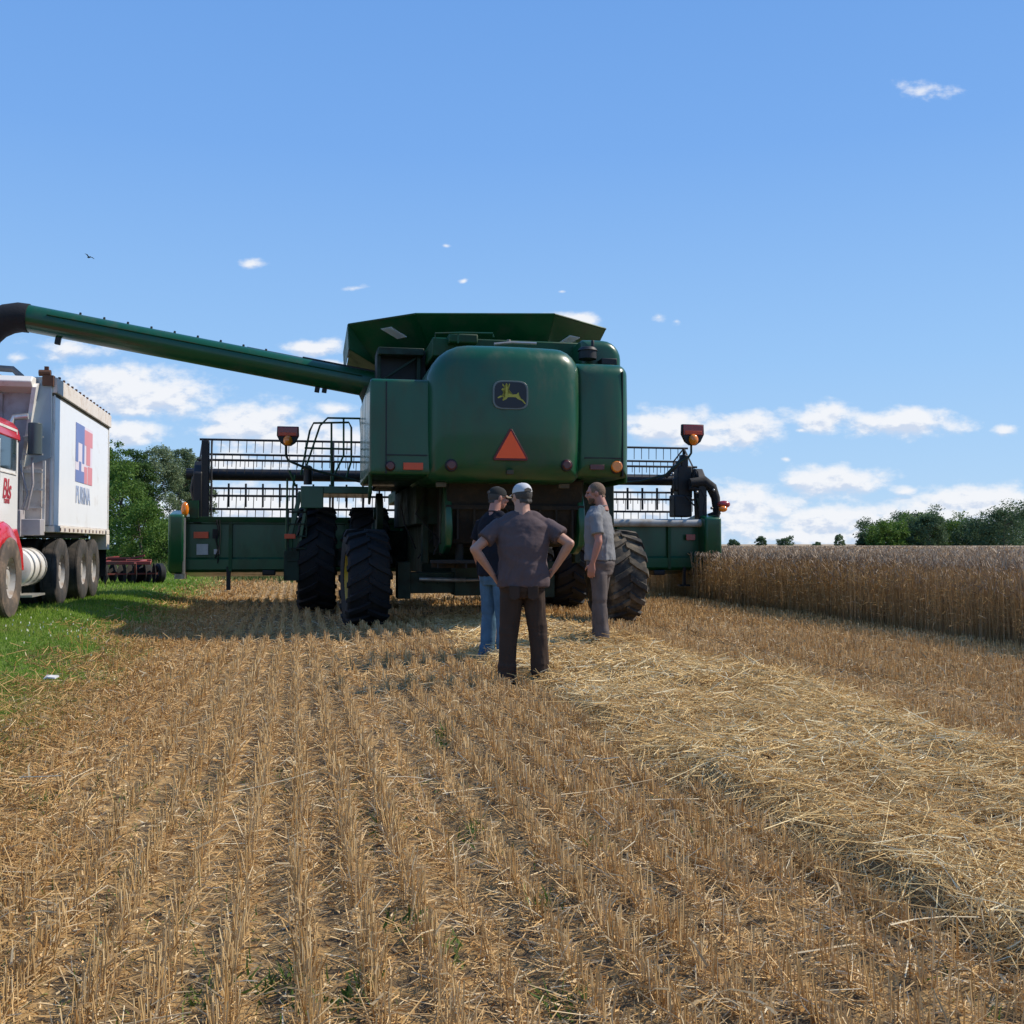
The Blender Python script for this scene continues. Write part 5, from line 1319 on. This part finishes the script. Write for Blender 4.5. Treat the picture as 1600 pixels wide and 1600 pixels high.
# ================================================================ trees and bushes
def bark(): return paint('bark', (.10, .08, .06), .9, var=.35, vs=8, bump=.4, bs=20)
BARK = bark()
def leafmat(name, a, b, c): return straw_mat(name, [(0, a), (.5, b), (1, c)], .32, .55)
LM = [leafmat('dark_leaves', (.028, .065, .016), (.060, .12, .030), (.12, .19, .06)),
      leafmat('mid_leaves', (.050, .105, .018), (.105, .19, .034), (.19, .28, .07)),
      leafmat('silver_leaves', (.09, .13, .062), (.17, .23, .115), (.33, .38, .24)),
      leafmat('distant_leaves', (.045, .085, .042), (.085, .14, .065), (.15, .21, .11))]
def tree(name, loc, h, w, leaf, n, mat, seed, label, cat='tree', group=None, bottom=.12, shape='round', spikes=0, thick=1.0):
    r_ = np.random.default_rng(seed); rd = random.Random(seed)
    root = empty(name, loc, rd.uniform(0, 6.28)); tag(root, label, cat, group)
    m = MB(); tips = []
    tw = .035*h*thick*.5+.03
    trunk_top = Vector((rd.uniform(-.05, .05)*h, rd.uniform(-.05, .05)*h, h*.86))
    pts = [Vector((0, 0, -.1)), Vector((rd.uniform(-.02,.02)*h, 0, h*.3)), Vector((rd.uniform(-.04,.04)*h, rd.uniform(-.03,.03)*h, h*.6)), trunk_top]
    m.tube(pts, [tw, tw*.75, tw*.45, tw*.12], 8)
    for k in range(rd.randint(8, 11)):
        f = rd.uniform(.15, .8); a = rd.uniform(0, 6.28)
        b = pts[1]*(1-f)+pts[3]*f if f > .3 else pts[0]*(1-f/.3)+pts[1]*(f/.3)
        ln = w*.5*rd.uniform(.5, .95)*(1.1-f*.6)
        e = b+Vector((cos(a)*ln, sin(a)*ln, ln*rd.uniform(.4, 1.0)))
        m.tube([b, (b+e)/2+Vector((0, 0, -.06*ln)), e], [tw*.35, tw*.22, tw*.06], 6); tips.append(e)
    m.build('trunk', BARK, root)
    # clumps of leaves around limb tips and over an uneven envelope
    C_ = []
    nc = 46
    for k in range(nc):
        zf = bottom+(1-bottom)*(k+.5)/nc
        if shape == 'cone': rad = w*.5*(1.05-zf)**.8
        elif shape == 'column': rad = w*.5*math.sqrt(max(.05, 1-(2*zf-1)**4))*(.95-.25*zf)
        else:
            q = (zf-bottom)/(1-bottom); rad = w*.5*math.sqrt(max(.06, 1-(2*q-.85)**2*.9))
        a = k*2.4+rd.uniform(-.6, .6); rr = rad*math.sqrt(rd.uniform(.12, 1.0))
        C_.append((cos(a)*rr, sin(a)*rr, zf*h*rd.uniform(.95, 1.02), rd.uniform(.10, .2)*w*.75))
    for t in tips: C_.append((t.x, t.y, t.z, .14*w))
    for k in range(spikes):
        a = rd.uniform(0, 6.28); rr = rd.uniform(.1, .42)*w
        for j in range(4): C_.append((cos(a)*rr*(1-.12*j), sin(a)*rr*(1-.12*j), h*(.80+.06*j)*rd.uniform(.98, 1.02), w*(.13-.022*j)))
    C_ = np.array(C_); wts = C_[:, 3]**2; wts /= wts.sum()
    idx = r_.choice(len(C_), n, p=wts); d = r_.normal(size=(n, 3)); d /= np.linalg.norm(d, axis=1)[:, None]
    rad = C_[idx, 3]*(r_.random(n)**.45)*(.75+.5*r_.random(n))
    P = C_[idx, :3]+d*rad[:, None]*np.array([1, 1, .8])
    P[:, 2] = np.maximum(P[:, 2], .05)
    nrm = r_.normal(size=(n, 3))+np.array([0, 0, .6]); nrm /= np.linalg.norm(nrm, axis=1)[:, None]
    t1 = np.cross(nrm, r_.normal(size=(n, 3))); t1 /= np.linalg.norm(t1, axis=1)[:, None]; t2 = np.cross(nrm, t1)
    s_ = leaf*(.5+.8*r_.random(n))[:, None]
    V = np.stack([P-t1*s_*.9, P-t2*s_*.45+nrm*s_*.1, P+t1*s_*.9, P+t2*s_*.45+nrm*s_*.1], 1).reshape(-1, 3)
    F = np.arange(4*n).reshape(n, 4)
    crand = r_.random(len(C_)); rnd = np.clip(.3+.35*crand[idx]+.16*r_.normal(size=n), 0, 1)
    np_mesh('crown', V, F, mat, {'rnd': np.repeat(rnd, 4)}, parent=root)
    return root
def stand(px, Y): 
    x = (px-800)/1600*Y; return (x, Y, gz(x, Y)-.03)
def hgt(py, Y): return CAMH+(850-py)/1600*Y-.1
NB = 'trees and bushes beyond the truck'
LT = [(150, 44, 700, 3.4, 1, 'tree', 'leafy tree rising directly behind the rear edge of the truck box', 'round', 2),
      (188, 41, 735, 2.9, 1, 'bush', 'bright green bushy tree right of the truck box, behind the red harrow', 'round', 1),
      (206, 48, 716, 2.4, 0, 'tree', 'slim dark tree with a pointed top just right of the truck box', 'column', 2),
      (243, 50, 709, 3.0, 2, 'tree', 'greyish green poplar, tallest in the clump between truck and header', 'column', 4),
      (280, 52, 708, 2.6, 2, 'tree', 'pale silvery poplar just left of the black reel end', 'column', 4),
      (306, 54, 722, 2.4, 2, 'tree', 'silvery poplar partly hidden behind the black reel end', 'column', 3),
      (222, 40, 798, 3.0, 1, 'bush', 'low leafy green bush above the wheels of the red harrow', 'round', 0),
      (262, 43, 822, 2.6, 0, 'bush', 'low dark bush beside the left end of the green header', 'round', 0),
      (120, 46, 735, 3.6, 0, 'tree', 'dark tree hidden behind the white truck box', 'round', 1),
      (70, 50, 720, 4.2, 1, 'tree', 'broad tree behind the truck box and cab', 'round', 1),
      (340, 52, 826, 3.4, 1, 'bush', 'rounded bush showing under the left part of the header', 'round', 0),
      (395, 54, 838, 3.4, 0, 'bush', 'dark low bush under the header near its park stand', 'round', 0),
      (445, 56, 842, 3.2, 1, 'bush', 'low bush seen beneath the header beside the tall left tyre', 'round', 0),
      (290, 47, 846, 2.4, 2, 'bush', 'small silvery bush in front of the poplars beside the header', 'round', 0)]
for i, (px, Y, py, w, mi, nm, lab, shp, sp_) in enumerate(LT):
    tree(nm, stand(px, Y), hgt(py, Y)*1.02, w*1.05, .066, 15000 if nm == 'tree' else 8000, LM[mi], 100+i, lab, nm, NB, bottom=.06, shape=shp, spikes=sp_)
# tall weeds along the far edge of the grass
wb_ = Bag(); n = 7000
px = rng.random(n)*330+130; Y = 33+9*rng.random(n); x = (px-800)/1600*Y; y = Y; u, w = uw(x, y)
keep = fbm(u*.8, w*.8, 120) > .42; x, y, u, w = x[keep], y[keep], u[keep], w[keep]; n = len(x)
wb_.blades(np.stack([x, y, ground_h(u, w)], 1), dirs(np.abs(rng.normal(size=n))*.25), .12+.38*rng.random(n)*vnoise(u*.6, w*.6, 121), .03+.03*rng.random(n), rng.normal(size=(n, 3))*.06)
wo = wb_.build('tall_weeds', straw_mat('tall_weed', [(0, (.05, .09, .02)), (.5, (.12, .17, .05)), (1, (.30, .28, .13))], .3)); tag(wo, kind='stuff')
# far tree line on the right
FT = [(1386, 826, 14, 'low dark tree filling the left end of the far wood'), (1440, 812, 18, 'mid green tree inside the far wood behind the twin topped one'), (1372, 824, 17, 'small dark tree at the left end of the far wood'), (1398, 818, 17, 'dark tree second from the left in the far wood'), (1425, 801, 20, 'tall twin topped tree in the far wood'), (1452, 806, 15, 'narrow tree right of the twin topped one in the far wood'),
      (1476, 815, 20, 'rounded tree left of the dip in the far wood'), (1502, 818, 18, 'rounded low tree at the middle of the far wood'), (1530, 819, 18, 'light green tree in the lower middle of the far wood'), (1548, 824, 16, 'low bushy tree beside the tallest far tree'),
      (1568, 797, 22, 'tallest broad tree near the right edge of the photo'), (1592, 806, 18, 'tall tree cut by the right edge of the photo'), (1625, 808, 20, 'tree of the far wood just outside the right edge'), (1360, 836, 10, 'lowest shrub starting the far wood')]
for i, (px, py, w, lab) in enumerate(FT):
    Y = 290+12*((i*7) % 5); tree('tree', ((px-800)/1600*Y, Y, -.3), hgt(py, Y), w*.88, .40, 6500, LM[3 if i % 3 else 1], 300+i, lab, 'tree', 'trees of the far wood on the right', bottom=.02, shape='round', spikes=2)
for i, (px, py, w, lab) in enumerate(((1147, 842, 4.2, 'tiny far tree just right of the header end'), (1189, 836, 4.0, 'small round far tree, second right of the header'), (1227, 841, 6.5, 'low spreading far bush above the wheat'), (1275, 848, 3.2, 'faintest far bush between two small trees above the wheat'), (1311, 833, 3.6, 'narrow pale far tree standing alone left of the far wood'))):
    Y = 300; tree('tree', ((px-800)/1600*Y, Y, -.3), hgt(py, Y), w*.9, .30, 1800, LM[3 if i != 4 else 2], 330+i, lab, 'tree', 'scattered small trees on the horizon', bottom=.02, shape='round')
# ================================================================ the three people
def remeshed(mb, name, mat, parent, voxel, smooth_it=4, wr=None, fac=.5):
    o = mb.build(name+'_src', mat, None, smooth=0)
    md = o.modifiers.new('r', 'REMESH'); md.mode = 'VOXEL'; md.voxel_size = voxel; md.use_smooth_shade = True
    sm = o.modifiers.new('s', 'SMOOTH'); sm.factor = fac; sm.iterations = smooth_it
    bpy.context.view_layer.update()
    me = bpy.data.meshes.new_from_object(o.evaluated_get(bpy.context.evaluated_depsgraph_get()))
    old = o.data; bpy.data.objects.remove(o); bpy.data.meshes.remove(old)
    if wr:
        n = len(me.vertices); co = np.empty(n*3, np.float32); no = np.empty(n*3, np.float32)
        me.vertices.foreach_get('co', co); me.vertices.foreach_get('normal', no)
        co = co.reshape(-1, 3); no = no.reshape(-1, 3); d = wr(co)
        co += no*d[:, None]; me.vertices.foreach_set('co', co.ravel())
    me.materials.clear(); me.materials.append(mat)
    me.polygons.foreach_set('use_smooth', [True]*len(me.polygons)); me.update(); me.name = name
    q = bpy.data.objects.new(name, me); COL.objects.link(q); q.parent = parent; return q
def ell(c, rx, ry, n=22, e=2.3, rot=0):
    pts = []
    for k in range(n):
        a = 2*pi*k/n; x = rx*math.copysign(abs(cos(a))**(2/e), cos(a)); y = ry*math.copysign(abs(sin(a))**(2/e), sin(a))
        pts.append(Vector((c[0]+x*cos(rot)-y*sin(rot), c[1]+x*sin(rot)+y*cos(rot), c[2])))
    return pts
def limb(mb, a, b, ra, rb, mid=None, n=14):
    a, b = Vector(a), Vector(b); d = (b-a); L_ = d.length; d.normalize(); rm = mid or (ra+rb)/2
    pts, rs = [], []
    for t, r in ((-1, ra*.45), (-.7, ra*.8), (0, ra), (.3, None), (.6, None), (1, rb), (2, rb*.8), (3, rb*.45)):
        if t < 0: pts.append(a+d*ra*t*.9)
        elif t <= 1: pts.append(a+d*L_*t)
        else: pts.append(b+d*rb*(.7 if t == 2 else .95))
        rs.append(r if r else (rm if t == .3 else (rm*.55+rb*.45)))
    mb.tube(pts, rs, n)
def hand(mb, wr, d, nrm, side, curl=.35, k=1.0):
    """palm, four unequal bent fingers and a thumb; d to the fingers, nrm out of the palm, side +1/-1 picks the thumb side"""
    wr, d, nrm = Vector(wr), unit(d), unit(nrm); nrm = unit(nrm-d*nrm.dot(d)); s = d.cross(nrm)*side
    def blk(c, w, t): return [c+s*w*a+nrm*t*b for a, b in ((-.5,-.3),(-.3,-.5),(.3,-.5),(.5,-.3),(.5,.3),(.3,.5),(-.3,.5),(-.5,.3))]
    mb.loft([blk(wr-d*.02*k, .050*k, .040*k), blk(wr+d*.02*k, .066*k, .036*k), blk(wr+d*.06*k, .084*k, .032*k), blk(wr+d*.095*k, .082*k, .026*k)])
    for i, (off, ln) in enumerate(((.031, .072), (.011, .082), (-.010, .077), (-.030, .060))):
        b = wr+d*.088*k+s*off*k; p = [b-d*.02*k]; ang = curl*.4; q = b; dd = unit(d+s*off*2.2)
        for j, f in enumerate((.45, .31, .24)):
            v = unit(dd*cos(ang)+nrm*sin(ang)); p.append(q); q = q+v*ln*f*k; ang += curl
        p.append(q); mb.tube(p, [.0098*k, .0098*k, .0092*k, .0085*k, .0065*k], 8)
    b = wr+d*.022*k+s*.030*k
    mb.tube([b-s*.012*k, b+s*.022*k+d*.012*k+nrm*.006*k, b+s*.038*k+d*.040*k+nrm*.014*k, b+s*.040*k+d*.064*k+nrm*.018*k], [.013*k, .0125*k, .0105*k, .0075*k], 8)
def skinmat(name, col): 
    m = paint(name, col, .5, var=.15, vs=9, bump=.05, bs=80); b = m.node_tree.nodes['Principled BSDF']; b.inputs['Subsurface Weight'].default_value = .08; b.inputs['Subsurface Scale'].default_value = .01; return m
def cloth(name, col, var=.12, rough=.9): return paint(name, col, rough, var=var*1.8, vs=7, bump=.12, bs=35, spec=.15)

def person(P):
    root = empty('person', P['loc'], P['yaw']); tag(root, P['label'], 'person', P.get('group'))
    k = P['h']/1.80; f = P['fat']
    Z_ = lambda z: z*k
    J = P['arms']
    # ---------------- body, one continuous surface
    B = MB(); hz = Z_(1.80)-.118; hy = P.get('hy', .025); hd = Vector((P.get('hx', 0), hy, hz)); Rh = Matrix.Rotation(P.get('head_yaw', 0), 3, 'Z') @ Matrix.Rotation(P.get('head_pitch', 0), 3, 'X')
    def hp(x, y, z): return hd+Rh @ Vector((x, y, z))
    B.ball(hp(0, -.012, .022), .077, .097, .096, 24, rot=Rh); B.ball(hp(0, .022, -.038), .060, .073, .078, 20, rot=Rh)
    B.ball(hp(0, .055, -.078), .036, .034, .030, 14, rot=Rh)                       # chin
    B.ball(hp(0, .083, .030), .052, .016, .014, 12, rot=Rh)                         # brow
    B.tube([hp(0, .088, .022), hp(0, .104, -.004), hp(0, .113, -.022)], [.009, .012, .016], 10); B.ball(hp(0, .102, -.026), .019, .014, .011, 10, rot=Rh)
    B.ball(hp(0, .088, -.052), .026, .014, .008, 10, rot=Rh); B.ball(hp(0, .087, -.063), .023, .013, .007, 10, rot=Rh)
    for s_ in (-1, 1):
        B.ball(hp(s_*.040, .072, -.018), .020, .020, .022, 10, rot=Rh)
        B.ball(hp(s_*.077, -.008, -.006), .010, .022, .034, 12, rot=Rh)
    B.tube([hd+Vector((0, -.02, .0)), Vector((hd.x*.6, -.015, Z_(1.56))), Vector((0, -.02, Z_(1.49)))], [.060, .060*f**.7, .078*f**.6], 16)
    tor = [(.86, .155, .115), (.95, .172*f, .128*f), (1.03, .160*f, .125*f), (1.12, .152*f, .120*f), (1.24, .165*f, .122*f), (1.34, .178*f, .122), (1.42, .175*f, .108), (1.48, .130, .085), (1.52, .075, .07)]
    lean = P.get('lean', 0)
    B.loft([ell((0, lean*(z-.9), Z_(z)), a*k, b*k) for z, a, b in tor])
    for s_, arm in ((-1, J[0]), (1, J[1])):
        sh = Vector((s_*.190*k*f**.5, 0, Z_(1.42))); el, wr = Vector(arm['el']), Vector(arm['wr'])
        B.ball(sh+Vector((-s_*.02, 0, -.02)), .050*f**.5); limb(B, sh+Vector((-s_*.006, 0, -.012)), el, .050*f**.5, .040, .050*f**.5); limb(B, el, wr, .043, .026, .042)
        hand(B, wr, arm['hd'], arm['hn'], arm['ts'], arm.get('curl', .35), k)
    for s_ in (-1, 1):
        lg = P['legs'][0 if s_ < 0 else 1]
        hip = Vector((s_*.088*k, 0, Z_(.90))); kn = Vector(lg['kn']); an = Vector(lg['an'])
        limb(B, hip, kn, .085*f**.4, .052, .074); limb(B, kn, an, .054, .036, .054)
        fd = Vector((sin(lg['foot']), cos(lg['foot']), 0)); B.tube([an-fd*.06+Vector((0,0,-.04)), an+Vector((0,0,-.045)), an+fd*.10+Vector((0,0,-.055)), an+fd*.16+Vector((0,0,-.06))], [.03, .04, .036, .022], 12)
    body = remeshed(B, 'body', P['skin'], root, .0065, 3)
    for s_ in (-1, 1):
        m = MB(); m.ball(hp(s_*.032, .0865, .010), .0105, .0075, .0075, 12, rot=Rh); m.build('eye', M['black'], root)
    # ---------------- shirt
    Sx = MB(); hem = P['hem']; e = .016
    rows = [(hem, .172*f+.012, .135*f+.012)]
    for z, a, b in tor:
        if z > hem+.03 and z < 1.50: rows.append((z, a+e/k+.004, b+e/k+.004))
    rows.append((1.515, .092, .078)); rows.append((1.54, .078*f**.3, .070))
    Sx.loft([ell((0, lean*(z-.9), Z_(z)), a*k, b*k, 28) for z, a, b in rows])
    for s_, arm in ((-1, J[0]), (1, J[1])):
        sh = Vector((s_*.190*k*f**.5, 0, Z_(1.42))); el = Vector(arm['el']); d = (el-sh)
        Sx.ball(sh+Vector((-s_*.012, 0, -.010)), .070*f**.5, .068*f**.5, .064*f**.5)
        Sx.tube([Vector((0, -.012, Z_(1.505))), Vector((s_*.08*k, -.01, Z_(1.492))), sh+Vector((-s_*.03, 0, .012))], [.060, .058*f**.3, .056*f**.5], 16)
        p0, p1 = sh, sh+d*P.get('sleeve', .72); Sx.tube([p0-d*.1, p0, (p0+p1)/2, p1], [.060*f**.5, .066*f**.5, .068*f**.5, .072*f**.5], 18)
    sd = P['seed']
    def wrs(co):
        zz = co[:, 2]; xx = co[:, 0]*np.sign(co[:, 1]+1e-6)+co[:, 1]
        low = sstep(Z_(1.3), Z_(.95), zz)
        a_ = fbm(xx*13+3*zz, zz*3.5, sd)-.5; b_ = fbm(xx*6-zz*7, zz*9+xx*3, sd+5)-.5
        return (.040*a_*(.3+low)+.022*b_+.004).astype(np.float32)
    shirt = remeshed(Sx, 'shirt', P['shirt'], root, .0085, 2, wrs)
    m = MB(); rg = []
    for t in range(24):
        a = 2*pi*t/24; rg.append(Vector((.074*k*f**.3*cos(a), -.008+.067*k*sin(a), Z_(1.538)+.012*-sin(a))))
    m.tube(rg+[rg[0]], .008, 6, cap=False); m.build('collar', P['shirt'], shirt)
    # ---------------- trousers
    Tx = MB(); wz = P['waist']
    Tx.loft([ell((0, 0, Z_(z)), a*k, b*k, 26) for z, a, b in ((.80, .13, .12), (.86, .170*f**.7, .132*f**.7), (.93, .180*f**.8, .140*f**.8), (wz-.02, .172*f**.9, .136*f**.9), (wz, .170*f**.9, .134*f**.9))])
    for s_ in (-1, 1):
        lg = P['legs'][0 if s_ < 0 else 1]; hip = Vector((s_*.090*k, 0, Z_(.87))); kn = Vector(lg['kn']); an = Vector(lg['an'])
        w_ = P.get('leg_w', 1); dn = (an-kn).normalized()
        Tx.tube([hip+Vector((0, 0, .05)), hip, hip*.5+kn*.5, kn, kn*.5+an*.5, an-dn*.04, an+dn*.035], [.095*w_, .100*w_, .088*w_, .076*w_, .072*w_, .074*w_, .076*w_], 20)
    def wrt(co):
        zz = co[:, 2]; xx = co[:, 0]*1.0+co[:, 1]*.8
        lo_ = sstep(Z_(.35), Z_(.08), zz)+sstep(.12, 0, np.abs(zz-Z_(.5)))*.5+sstep(Z_(.7), Z_(.85), zz)*.4
        a_ = fbm(xx*5, zz*19, sd+9)-.5; b_ = fbm(xx*14, zz*3, sd+12)-.5
        return (.042*a_*lo_+.030*b_+.003).astype(np.float32)
    tr = remeshed(Tx, 'trousers', P['pants'], root, .009, 2, wrt)
    if P.get('pockets'):
        for s_ in (-1, 1):
            m = MB(); y = -(.148*f**.8)*k; q = [(s_*.035, .90), (s_*.125, .905), (s_*.125, .80), (s_*.08, .775), (s_*.035, .80)]
            m.prism([(a*k, Z_(b)) for a, b in q], y-.006, y+.02); m.build('back_pocket', P['pants'], tr, bevel=.004)
    # ---------------- shoes
    for s_ in (-1, 1):
        lg = P['legs'][0 if s_ < 0 else 1]; an = Vector(lg['an']); fd = Vector((sin(lg['foot']), cos(lg['foot']), 0)); sd_ = Vector((fd.y, -fd.x, 0))
        m = MB()
        def sec(t, w, h, z0): c = an+fd*t; c.z = 0; return [c+sd_*w*a+Vector((0, 0, z0+h*b)) for a, b in ((-1,0),(-.9,.5),(-.6,.9),(0,1),(.6,.9),(.9,.5),(1,0),(.9,-.0),(-.9,-.0))]
        m.loft([sec(-.095, .025, .05, .0), sec(-.085, .036, .11, 0), sec(-.03, .042, .13, 0), sec(.03, .044, .105, 0), (sec(.09, .050, .075, 0)), sec(.15, .048, .055, 0), sec(.19, .030, .035, .0)])
        m.build('shoe', P['shoe'], root, smooth=60)
    # ---------------- hair, cap, beard
    if P.get('hair'):
        H_ = MB(); H_.ball(hp(0, -.018, .020), .083, .100, .102, 22, rot=Rh); H_.tube([hp(-.055, -.055, -.05), hp(0, -.085, -.055), hp(.055, -.055, -.05)], .022, 10)
        hr = remeshed(H_, 'hair', P['hair'], root, .006, 2)
        # keep the face clear
        bm = bmesh.new(); bm.from_mesh(hr.data); inv = Rh.inverted()
        kill = []
        for v in bm.verts:
            q = inv @ (v.co-hd)
            if (q.y > .048 and q.z < .055) or (q.y > .012 and q.z < -.0+.25*(q.y-.012)) : kill.append(v)
        bmesh.ops.delete(bm, geom=kill, context='VERTS'); bm.to_mesh(hr.data); bm.free()
    if P.get('beard'):
        H_ = MB(); H_.ball(hp(0, .035, -.062), .056, .062, .048, 18, rot=Rh); H_.ball(hp(0, .060, -.088), .036, .036, .03, 14, rot=Rh)
        be = remeshed(H_, 'beard', P['beard'], root, .006, 2, lambda co: (.008*(fbm(co[:,0]*60, co[:,2]*60, 3)-.5)).astype(np.float32))
    if P.get('cap'):
        m = MB(); rings = []
        for t in range(9):
            a = t/8*pi/2*.98; rz = .030+.088*sin(a)*1.0; rr = cos(a)**.75
            rings.append([hp(.0835*rr*cos(2*pi*j/28), -.014+.1035*rr*sin(2*pi*j/28), rz) for j in range(28)])
        m.loft(rings); cp = m.build('cap', P['cap'], root, smooth=70)
        m = MB(); m.ball(hp(0, -.014, .119), .008, .008, .005, 8); m.build('cap_button', P['cap'], cp)
        b_ = P.get('brim', 1)
        rings = []
        for t in range(7):
            u_ = -1+2*t/6; x = .072*u_; y0 = b_*(.072+.022*math.sqrt(max(0, 1-u_*u_*.9))); y1 = b_*(.080+.085*math.sqrt(max(0, 1-u_*u_*.98))); dz = -.016*u_*u_
            rings.append([hp(x, y0-.01*b_-.014, .036+dz), hp(x, y1-.014, .024+dz), hp(x, y1-.014, .029+dz), hp(x, y0-.01*b_-.014, .042+dz)])
        m = MB(); m.loft(rings); m.build('cap_brim', P.get('brimmat', P['cap']), cp, smooth=50)
        m = MB(); m.prism([(-.035, .032), (.035, .032), (.030, .052), (0, .062), (-.030, .052)], -.121, -.110); 
        for i in range(len(m.v)): q = hd+Rh @ Vector(m.v[i]); m.v[i] = tuple(q)
        m.build('cap_opening', P.get('hair') or P['cap'], cp)
    return root
skinA = skinmat('skin_tanned', (.42, .22, .15)); skinB = skinmat('skin_ruddy', (.38, .17, .12))
hairG = paint('grey_dark_hair', (.05, .045, .04), .8, var=.5, vs=60); hairB = paint('brown_hair', (.10, .055, .03), .8, var=.4, vs=60)
# nearest man, seen from behind, both hands on his hips
Y1 = 9.05; x1 = (817-800)/1600*Y1; z1_ = gz(x1, Y1)-.02
person(dict(loc=(x1, Y1, z1_), yaw=R(2), h=1.81, fat=1.22, seed=3, hem=.895, waist=.97, hx=-.01, head_yaw=R(28), head_pitch=R(-6), sleeve=.60, lean=-.02,
    label='person in a brown grey T-shirt and white cap seen from behind with hands on hips', skin=skinA,
    shirt=cloth('brown_grey_tshirt', (.095, .070, .072)), pants=cloth('dark_brown_trousers', (.050, .034, .026)), shoe=paint('dark_boot', (.02, .017, .015), .7), hair=hairG,
    cap=cloth('white_grey_cap', (.52, .52, .53)), brim=1, pockets=True, leg_w=1.05,
    arms=[dict(el=(-.425, -.10, 1.225), wr=(-.265, -.015, 1.00), hd=(.45, .55, -.75), hn=(.85, -.1, .5), ts=-1, curl=.4), dict(el=(.405, -.10, 1.275), wr=(.275, -.015, 1.045), hd=(-.45, .55, -.75), hn=(-.85, -.1, .5), ts=1, curl=.4)],
    legs=[dict(kn=(-.13, .0, .50), an=(-.150, .0, .09), foot=-.35), dict(kn=(.13, .01, .50), an=(.165, .02, .09), foot=.4)]))
# second man behind his left shoulder, turned to the right
Y2 = 10.85; x2 = (774-800)/1600*Y2; z2_ = gz(x2, Y2)-.02
person(dict(loc=(x2, Y2, z2_), yaw=R(-42), h=1.87, fat=1.02, seed=23, hem=.90, waist=.97, hx=0, hy=.045, head_yaw=R(-25), head_pitch=R(-8), sleeve=.66,
    label='person in a black T-shirt, dark cap and blue jeans half hidden behind the nearest one', skin=skinB,
    shirt=cloth('black_tshirt', (.012, .013, .019)), pants=cloth('blue_jeans', (.065, .13, .20), .3), shoe=paint('worn_shoe', (.05, .045, .045), .7), hair=hairG,
    cap=cloth('black_cap', (.03, .03, .028)), brimmat=cloth('tan_brim', (.20, .16, .11)), brim=1,
    arms=[dict(el=(-.285, -.02, 1.22), wr=(-.275, .06, .985), hd=(.05, .25, -1), hn=(.9, 0, 0), ts=-1, curl=.35), dict(el=(.26, -.02, 1.19), wr=(.26, .06, .94), hd=(0, .2, -1), hn=(-.9, 0, 0), ts=1)],
    legs=[dict(kn=(-.10, .02, .50), an=(-.11, -.02, .09), foot=-.2), dict(kn=(.10, .01, .50), an=(.11, .02, .09), foot=.2)]))
# third man in the straw, in profile to the left
Y3 = 11.45; x3 = (938-800)/1600*Y3; u3, w3 = uw(x3, Y3); z3_ = gz(x3, Y3)+float(mound(np.array([u3]), np.array([w3]))[0])*.55-.03
person(dict(loc=(x3, Y3, z3_), yaw=R(70), h=1.86, fat=1.06, seed=41, hem=.96, waist=1.0, hx=0, hy=.055, head_yaw=R(18), head_pitch=R(-10), sleeve=.70, lean=.05,
    label='bearded person in a light grey T-shirt standing in straw beside the sunlit tyre', skin=skinB,
    shirt=cloth('grey_tshirt', (.20, .20, .205)), pants=cloth('grey_brown_trousers', (.115, .095, .088), .3), shoe=paint('brown_boot', (.07, .05, .035), .8), hair=paint('tan_brown_hair', (.15, .095, .06), .85, var=.5, vs=60, bump=.4, bs=120), beard=hairB,
    arms=[dict(el=(-.255, -.05, 1.20), wr=(-.265, .02, .955), hd=(.02, .15, -1), hn=(.9, 0, 0), ts=-1, curl=.45), dict(el=(.27, -.03, 1.19), wr=(.28, .06, .94), hd=(0, .15, -1), hn=(-.9, 0, 0), ts=1, curl=.45)],
    legs=[dict(kn=(-.10, -.02, .50), an=(-.11, -.06, .09), foot=-.15), dict(kn=(.10, .05, .50), an=(.11, .06, .09), foot=.2)]))
